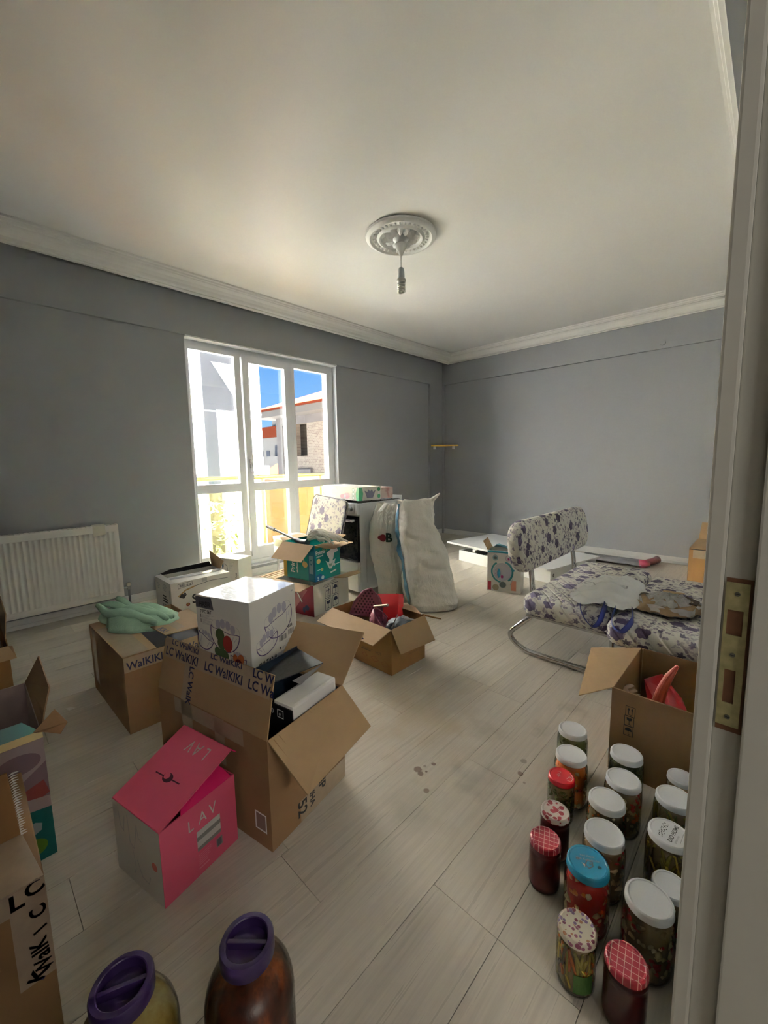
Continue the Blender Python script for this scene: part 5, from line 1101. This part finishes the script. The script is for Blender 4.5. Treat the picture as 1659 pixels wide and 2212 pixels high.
# ---------------------------------------------------------------- preserve jars
lidw = M('white_lid', (.84, .85, .87), .32, bs=.05, bscale=200)
def gingham(name, base, line_, pitch, wd):
    m, t, p = newmat(name); c = coords(t, 'Object'); s = nd(t, 'ShaderNodeSeparateXYZ'); t.links.new(c, s.inputs[0]); f = None
    for k in (0, 1):
        g = mth(t, 'LESS_THAN', mth(t, 'FRACT', mth(t, 'ADD', mth(t, 'DIVIDE', s.outputs[k], pitch), 20.3)), wd); f = g if f is None else mth(t, 'MAXIMUM', f, g)
    t.links.new(mixc(t, f, base, line_), p.inputs['Base Color']); p.inputs['Roughness'].default_value = .35; return m
ging = gingham('gingham_lid', (.33, .018, .035), (.62, .42, .34), .0125, .10)
def spots(name, base, cols, scale, r, prob=.8):
    m, t, p = newmat(name); c = coords(t, 'Object'); vo = nd(t, 'ShaderNodeTexVoronoi'); vo.inputs['Scale'].default_value = scale; t.links.new(c, vo.inputs['Vector'])
    s = nd(t, 'ShaderNodeSeparateColor'); t.links.new(vo.outputs['Color'], s.inputs[0]); rp_ = nd(t, 'ShaderNodeValToRGB'); rp_.color_ramp.interpolation = 'CONSTANT'
    e = rp_.color_ramp.elements; e[0].color = (*cols[0], 1); e[1].position = 1/len(cols); e[1].color = (*cols[1 % len(cols)], 1)
    for i in range(2, len(cols)): x = e.new(i/len(cols)); x.color = (*cols[i], 1)
    t.links.new(s.outputs[1], rp_.inputs[0])
    f = mth(t, 'MULTIPLY', mth(t, 'LESS_THAN', vo.outputs['Distance'], mth(t, 'MULTIPLY', mth(t, 'ADD', .6, s.outputs[2]), r)), mth(t, 'LESS_THAN', s.outputs[0], prob))
    t.links.new(mixc(t, f, base, rp_.outputs[0]), p.inputs['Base Color']); p.inputs['Roughness'].default_value = .35; return m
straw = spots('strawberry_lid', (.62, .55, .50), [(.26, .02, .03), (.33, .03, .04)], 62, .42, .85)
flid = spots('flower_lid', (.60, .54, .43), [(.25, .06, .11), (.22, .14, .27), (.40, .19, .10), (.30, .10, .16)], 105, .44, .75)
redl = M('red_lid', (.42, .010, .018), .25); bluel = M('blue_lid', (.015, .24, .42), .22); lwrite = M('lid_writing', (.30, .40, .44), .5)
def food(name, c): c = tuple(min(.85, x*2.1) for x in c); return M('food_'+name, c, .35, var=.25, vs=60)
cau, car, pep, olv, bea, cuc, cab, brn = food('cauliflower', (.34, .27, .16)), food('carrot', (.36, .10, .02)), food('pepper', (.24, .015, .012)), food('olive', (.085, .09, .03)), food('bean', (.20, .16, .035)), food('gherkin', (.055, .062, .018)), food('cabbage', (.36, .30, .20)), food('brine', (.14, .10, .05))
tomato = M('tomato_paste', (.13, .006, .008), .4, var=.35, vs=40)
random.seed(21)
def jar_shape(big):
    if big: return dict(R=.0515, H=.170, lid=.0475, neck=.0445, sh=.134, lh=.018)
    return dict(R=.0400, H=.137, lid=.0390, neck=.0372, sh=.112, lh=.015)
def jar(x, y, big, lid, mix, label, cat='jar', kind='chunks', rot=0.0, H=None, extra=None):
    s = jar_shape(big); H = H or s['H']; sh = H-.036 if big else H-.025; R, nk = s['R'], s['neck']
    j = thing('preserve_jar', label, cat, (x, y, 0), rot, 'jars of preserves by the door')
    prof = [(R*.80, .001), (R*.93, .003), (R, .012), (R, sh-.012), (R*.985, sh), (nk+.003, H-.024), (nk, H-.020), (nk, H-.012)]
    B().lathe(prof, n=40, cap=False).obj('glass', jarglass_m, j, smooth=True)
    mats = list(dict.fromkeys(mix)); core = mats[-1]
    top = H-.030
    if kind == 'paste':
        B().lathe([(R*.8, .003), (R*.95, .008), (R*.965, .02), (R*.965, sh-.012), (R*.93, sh), (nk-.001, H-.026), (nk-.004, H-.018)], n=40).obj('contents', tomato, j, smooth=True)
    else:
        ct = B().lathe([(R*.76, .003), (R*.86, .010), (R*.86, sh-.012), (R*.8, sh), (nk-.006, H-.024)], n=24).obj('brine', core, j, smooth=True)
        b = B()
        if kind == 'beans':
            for i in range(70):
                a = random.uniform(0, 2*PI); r = R*random.uniform(.84, .93); z0 = random.uniform(.008, top*.75); L_ = random.uniform(.03, .08); da = random.uniform(-.8, .8)
                pts = [(r*math.cos(a+da*k/5), r*math.sin(a+da*k/5), min(z0+L_*k/5*math.cos(da*.6), top)) for k in range(6)]
                if pts[0][2] < pts[-1][2]-.01: b.tube(pts, random.uniform(.0028, .004), 6, mi=random.choice([mats.index(m) for m in mix]))
        else:
            sz = {'chunks': .0125, 'small': .0078, 'slices': .0135}[kind]; n = {'chunks': 120, 'small': 230, 'slices': 120}[kind]
            for i in range(n):
                a = random.uniform(0, 2*PI); z = random.uniform(.010, top); k = random.uniform(.6, 1.15); rr = sz*k
                lim = R*.965 if z < sh-.01 else R*.965-(z-sh+.01)*.28*1.6; r = max(.01, lim-rr*random.uniform(.85, 1.1))
                rt = Matrix.Rotation(random.uniform(0, 6), 3, 'Z') @ Matrix.Rotation(random.uniform(0, 6), 3, 'X')
                sc = (rr, rr*.75, rr*.8) if kind != 'slices' else (rr, rr, rr*.4)
                band = mix[int((z/top)*len(mix)+random.uniform(-1.1, 1.1)) % len(mix)]
                b.blob((r*math.cos(a), r*math.sin(a), z), sc, mi=mats.index(band), sub=1, jit=.22, rot=rt)
        for v in b.bm.verts:
            r = math.hypot(v.co.x, v.co.y); lim = R*.972 if v.co.z < sh-.012 else max(.02, R*.972-(v.co.z-sh+.012)*.42)
            if r > lim: v.co.x *= lim/r; v.co.y *= lim/r
            v.co.z = min(max(v.co.z, .004), H-.018)
        b.obj('vegetables', mats, j, smooth=True, kind='stuff')
    L_, lh = s['lid'], s['lh']; z0 = H-lh
    ribs = lambda a, z: 1
    ld = B().lathe([(L_-.001, z0), (L_+.0008, z0+.001), (L_, z0+.003), (L_, H-.004), (L_-.0015, H-.0012), (L_-.0035, H), (L_-.006, H-.0002), (L_-.0075, H-.0016), (L_-.012, H-.0018), (.002, H-.0018)], n=56).obj('lid', lid, j, smooth='auto')
    if extra: extra(j, H, L_)
    return j
G_ = 'jars of preserves by the door'
mixv = [cab, pep, cau, cau, car, pep, brn]; mixc_ = [cau, cab, cau, car, cau, pep, brn]
pk = [cau, pep, car, cau, olv, car, brn]
TF = lambda H: fr((0, 0, H-.0018), (.70, .72, 0), (-.72, .70, 0))
jar(-.470, 1.470, True, lidw, [cuc, olv, cuc], 'white lidded jar of dark green gherkins, farthest of the left row of jars', kind='slices')
jar(-.428, 1.335, True, lidw, [cab, cau, brn, cab, pep, car, car], 'white lidded jar with red and orange vegetables, behind the red lidded jar', kind='chunks')
def bow(j, H, L_): decal('bow_print', TF(H), [('l', [(.0+.012*math.cos(t)*math.sin(2*t)-.004, .010+.010*math.sin(t)) for t in [k*2*PI/24 for k in range(25)]], .0012, 0), ('l', [(-.004, .008), (-.012, -.004)], .0012, 0), ('l', [(.010, -.014), (.022, -.006), (.028, -.016), (.018, -.026), (.008, -.02)], .0012, 0)], [M('lid_pale_line', (.6, .35, .32), .4)], j)
jar(-.425, 1.243, False, redl, [olv, olv, food('pea', (.16, .17, .05)), olv, brn], 'red lidded jar of green olives, in the left row of jars', kind='small', H=.147, extra=bow)
jar(-.393, 1.110, False, straw, [tomato], 'tomato jar with a white lid printed with red strawberries', kind='paste')
jar(-.378, 1.003, False, ging, [tomato], 'red tomato jar with a gingham lid, the farther one at the left', kind='paste', rot=.35)
jar(-.294, 1.462, True, lidw, [olv, cuc, olv], 'white lidded dark jar standing against the tall brown carton', kind='small')
jar(-.272, 1.332, True, lidw, mixc_, 'white lidded cauliflower jar right in front of the dark jar by the carton', kind='chunks')
jar(-.286, 1.214, True, lidw, pk, 'white lidded mixed pickle jar between the red lidded and cauliflower jars', kind='small')
jar(-.259, 1.092, True, lidw, [cau, cab, cau, cau, cab, pep, brn], 'white lidded jar of pale sliced vegetables just behind the blue lidded jar', kind='slices')
def fish(j, H, L_):
    F = TF(H); decal('fish_print', F, [('l', [(-.010, -.006), (.0, .004), (.010, -.002), (.006, -.012), (-.006, -.016), (-.010, -.006)], .002, 0), ('e', .003, -.006, .003, .003, 1), ('p', [(-.010, -.006), (-.016, .0), (-.014, -.012)], 2), ('e', -.020, .010, .005, .004, 1), ('e', .020, -.016, .005, .004, 1)], [dgrey, M('print_teal', (.01, .10, .14), .4), whp], j)
    lettering(F, [('Tek Kullanimlik', -.024, .010, .0085, 0, -16, 1), ('Yeni Kapak', -.012, .017, .0075, 0, -16, 1)], [lwrite], j)
jar(-.264, .978, True, bluel, [cau, cab, cau, cau, car, pep, cab], 'blue lidded jar of cauliflower and red pepper', kind='chunks', extra=fish)
def green_lab(j, H, L_):
    b = B(); R = .0404
    b.grid(10, 2, lambda u, v: (R*math.cos(-1.35+u*1.0), R*math.sin(-1.35+u*1.0), .018+.045*v)); b.obj('green_sticker', M('sticker_green', (.045, .12, .02), .6), j)
jar(-.242, .842, False, flid, [bea, bea, food('yellow_bean', (.36, .26, .04)), bea, car, brn], 'jar of yellow beans with a flower patterned lid and green sticker', kind='beans', extra=green_lab)
jar(-.1475, .846, False, ging, [tomato], 'red tomato jar with a gingham lid, the nearest one beside the door frame', kind='paste', rot=.15)
jar(-.136, .982, True, lidw, [cab, cau, pep, pep, cau, cau, cab, pep, brn], 'large white lidded cauliflower jar nearest the door frame', kind='chunks')
jar(-.110, 1.085, False, lidw, [cab, pep, brn], 'small white lidded jar half hidden beside the large cauliflower jar', kind='chunks')
def dio(j, H, L_):
    F = TF(H); F = fr((0, 0, H-.0018), (.1, .99, 0), (-.99, .1, 0)); lettering(F, [('DIO HOME', -.030, -.012, .0135, 0, 0, 1, .02), ('preserves', -.026, -.021, .008, 1, 0, 1, 0)], [dgrey, lgrey], j)
    decal('leaf_print', F, [('e', -.026+.006*(i % 9), .010+.004*(i//9)+.002*math.sin(i*2.3), .0022, .0014, i % 2) for i in range(27)]+[('l', [(-.02, -.028), (.02, -.026)], .001, 0)], [lgrey, dgrey], j)
jar(-.134, 1.207, True, lidw, [bea, bea, bea, food('yellow_bean', (.36, .26, .04)), brn], 'green bean jar with writing and leaf print on its white lid', kind='beans', extra=dio)
jar(-.144, 1.355, True, lidw, [bea, bea, olv, bea, brn], 'plain white lidded green bean jar, half behind the door frame', kind='beans')
jar(-.145, 1.490, False, lidw, [pep, cab, pep, brn], 'white lidded jar with red vegetables, farthest jar beside the door frame', kind='chunks', H=.15)
# ---------------------------------------------------------------- two big jars with purple lids
purp = M('purple_plastic', (.033, .014, .078), .42, bs=.15, bscale=150)
def big_jar(x, y, label, fillm, rot, ribs):
    j = thing('big_pickle_jar', label, 'jar', (x, y, 0), rot, 'big jars with purple lids')
    H, R = .300, .079
    prof = [(R*.85, .001), (R*.97, .006), (R, .02)]
    z = .02
    while z < .165: prof += [(R, z), (R*(.975 if ribs else 1), z+.006)]; z += .012
    prof += [(R, .175), (R*.985, .195), (R*.93, .215), (R*.80, .236), (R*.66, .252), (.047, .262), (.043, .27), (.043, .285)]
    B().lathe(prof, n=56, cap=False).obj('glass', jarglass_m, j, smooth=True)
    B().lathe([(R*.8, .003), (R*.93, .008), (R*.955, .02), (R*.955, .175), (R*.93, .195), (R*.875, .213), (R*.76, .230), (R*.5, .240), (.001, .242)], n=48).obj('contents', fillm, j, smooth=True)
    L_ = .0465
    ld = B().lathe([(L_, H-.030), (L_+.001, H-.028), (L_+.0008, H-.004), (L_-.001, H-.0005), (L_-.004, H), (L_-.009, H-.0005), (L_-.0105, H-.002), (L_-.0115, H-.019), (.001, H-.019)], n=56).obj('lid', purp, j, smooth='auto')
    B().box(-.0355, .0355, -.0035, .0035, H-.0195, H-.005, bev=.001).obj('grip_bar', purp, ld)
def swirl(name, c1, c2, c3):
    m, t, p = newmat(name); c = coords(t, 'Object', (1, 1, .5)); n = noi(t, c, 22, 5, .6); r = nd(t, 'ShaderNodeValToRGB'); e = r.color_ramp.elements
    e[0].position = .35; e[0].color = (*c1, 1); e[1].position = .52; e[1].color = (*c2, 1); x = e.new(.66); x.color = (*c3, 1)
    t.links.new(n, r.inputs[0]); t.links.new(r.outputs[0], p.inputs['Base Color']); p.inputs['Roughness'].default_value = .35; bump(t, p, n, .4, .004); return m
big_jar(-.722, .108, 'big jar of yellow pickles with a purple lid, the left one', swirl('yellow_pickle', (.20, .13, .03), (.36, .25, .07), (.45, .36, .14)), 1.15, False)
big_jar(-.628, .281, 'big jar of dark red pickles with a purple lid, the right one', swirl('dark_red_pickle', (.03, .008, .004), (.10, .018, .006), (.30, .07, .012)), .74, True)
# ---------------------------------------------------------------- boxes at the left edge
W, D, H = .45, .47, .40
g1 = carton('left_open_carton', 'open brown carton at the far left edge, farthest of the three there', 'carton', (-2.29, -.384), 0, W, D, H, out=kraft_d)
flap(g1, [(W, 0.0, H), (W, D, H), (W+.01, D+.012, H-.0), (W+.03, D+.02, H-.05), (W+.03, 0, H-.05)])
flap(g1, [(0, D-.003, H), (W-.10, D-.003, H), (W-.13, D+.01, H+.105), (.02, D+.01, H+.12)])
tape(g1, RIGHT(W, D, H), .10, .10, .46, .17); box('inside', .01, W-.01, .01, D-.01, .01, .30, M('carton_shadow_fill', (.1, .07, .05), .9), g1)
W, D, H = .40, .40, .388
g2 = carton('open_nappy_carton', 'open nappy carton with a baby picture and a green 3, left edge', 'carton', (-1.480, -.298), 0, W, D, H, out=M('nappy_board', (.30, .22, .20), .45), inn=M('kraft_shade', (.22, .13, .065), .8))
Rf = RIGHT(W, D, H); skin, skin2, rosy, mauve = M('skin_print', (.30, .13, .11), .45), M('pale_print_cloth', (.36, .29, .28), .45), M('rosy_print', (.25, .05, .045), .45), M('mauve_print', (.20, .13, .15), .45)
decal('picture', Rf, [('r', .0, .0, D, H-.002, 3), ('p', [(.12, .37), (.40, .372), (.40, .30), (.33, .25), (.2, .24), (.12, .27)], 1), ('e', .34, .315, .05, .030, 3), ('p', [(.10, .27), (.25, .28), (.33, .25), (.32, .20), (.2, .19), (.1, .22)], 0), ('p', [(.26, .27), (.32, .26), (.35, .22), (.30, .205), (.25, .225)], 2), ('p', [(.33, .225), (.39, .245), (.40, .20), (.375, .19), (.365, .175), (.35, .20)], 2), ('p', [(.2, .20), (.33, .205), (.40, .19), (.40, .15), (.2, .15)], 1),
      ('p', [(.0, .0), (.40, .0), (.40, .155), (.33, .165), (.22, .16), (.0, .14)], 4), ('e', .265, .105, .028, .030, 5), ('e', .262, .100, .014, .014, 1), ('p', [(.305, .115), (.33, .118), (.36, .125), (.375, .115), (.372, .095), (.35, .085), (.335, .065), (.31, .06), (.30, .08)], 6), ('e', .348, .047, .034, .027, 7)],
      [skin, skin2, rosy, mauve, M('deep_teal', (.0, .12, .105), .4), M('duck_orange', (.45, .26, .05), .4), M('pale_badge', (.34, .38, .36), .4), M('leaf_badge', (.10, .22, .01), .4)], g2)
lettering(Rf, [('174', .315, .105, .026, 1, -14, .9, .02), ('3', .330, .030, .052, 0, 0, 1, .04)], [whp, dgrey], g2)
B().slab([(W+.001, 0, H), (W+.001, D, H), (W-.02, D-.04, H+.040), (W-.02, 0, H+.040)], .003).obj('flap', [M('deep_teal', (0, .12, .1), .4)], g2)
decal('yellow_band', fr((W+.0005, 0, H-.002), (0, 1, 0), (-.45, 0, .89)), [('r', 0, -.012, D, .008, 0)], [M('yellow_band', (.45, .33, .08), .4)], g2, h=.003)
flap(g2, [(W-.0, D, H), (.0, D, H), (.05, D+.04, H+.10), (W-.14, D+.04, H+.065), (W-.04, D+.012, H+.035)], inn=M('kraft_shade2', (.26, .155, .075), .8))
flap(g2, [(W+.002, D+.002, H), (W+.002, D-.02, H+.008), (W-.02, D+.035, H+.045), (W+.035, D+.055, H+.02), (W+.04, D+.035, H-.005)], inn=kraft)
W, D, H = .40, .40, .352
g3 = carton('front_left_carton', 'taped brown carton filling the lower left corner, nearest the door', 'carton', (-.982, -.356), 0, W, D, H, closed=True, out=M('kraft_nearest', (.19, .10, .038), .75, var=.25, vs=6))
Rf = RIGHT(W, D, H); pl3 = M('pale_tape_strip', (.26, .19, .13), .3, var=.2, vs=40, coat=.4)
b = B(); 
for x0, y0, x1, y1 in ((.0, H-.045, D, H), (D-.055, 0.14, D, H-.045)):
    b.bm.faces.new(b.verts([fpt(Rf, x0, y0, .0008), fpt(Rf, x1, y0, .0008), fpt(Rf, x1, y1, .0008), fpt(Rf, x0, y1, .0008)]))
    link('tape', b.mesh(fix=False), pl3, g3); b = B()
lettering(Rf, [('L', D-.055, H-.036, .045, 0, 0, 1, .03), ('C', D-.026, H-.030, .04, 0, 20, 1, .03), ('C', D-.002, H-.075, .034, 0, 100, 1, .03), ('I', D-.005, H-.105, .03, 0, 110, 1, .03), ('WaIK', D-.004, .15, .036, 0, 94, .9, .03), ('K', D-.022, .135, .04, 0, 60, 1, .03)], [navy], g3)
B().slab([(W+.001, 0, H+.002), (W+.001, D-.001, H+.002), (W-.150, D-.02, H+.004), (W-.150, 0, H+.004)], .003).obj('flap', pl3, g3)
flap(g3, [(W-.150, 0, H+.004), (W-.150, D-.022, H+.004), (W-.150, D-.030, H+.155), (W-.150, 0, H+.155)], out=kraft_d, inn=kraft_d)
b = B(); random.seed(2)
for i in range(26):
    z = H+.004+.15*i/26; b.slab([(W-.146, D-.022-.001*i*.3, z), (W-.146, D-.016+random.uniform(0, .006), z+.002), (W-.146, D-.022, z+.005)], .001)
b.obj('curled_tape_edge', M('shiny_tape_edge', (.45, .43, .42), .15, coat=.6), g3, kind='stuff')
tag(B().slab([(0, 0, .002), (.035, .008, .004), (.028, .035, .002), (.006, .022, .003)], .001).obj('paper_scrap', M('scrap_white', (.7, .68, .62), .7)), 'tiny torn paper scrap on the floor left of the taped carton', 'scrap').location = (-2.37, .255, 0)
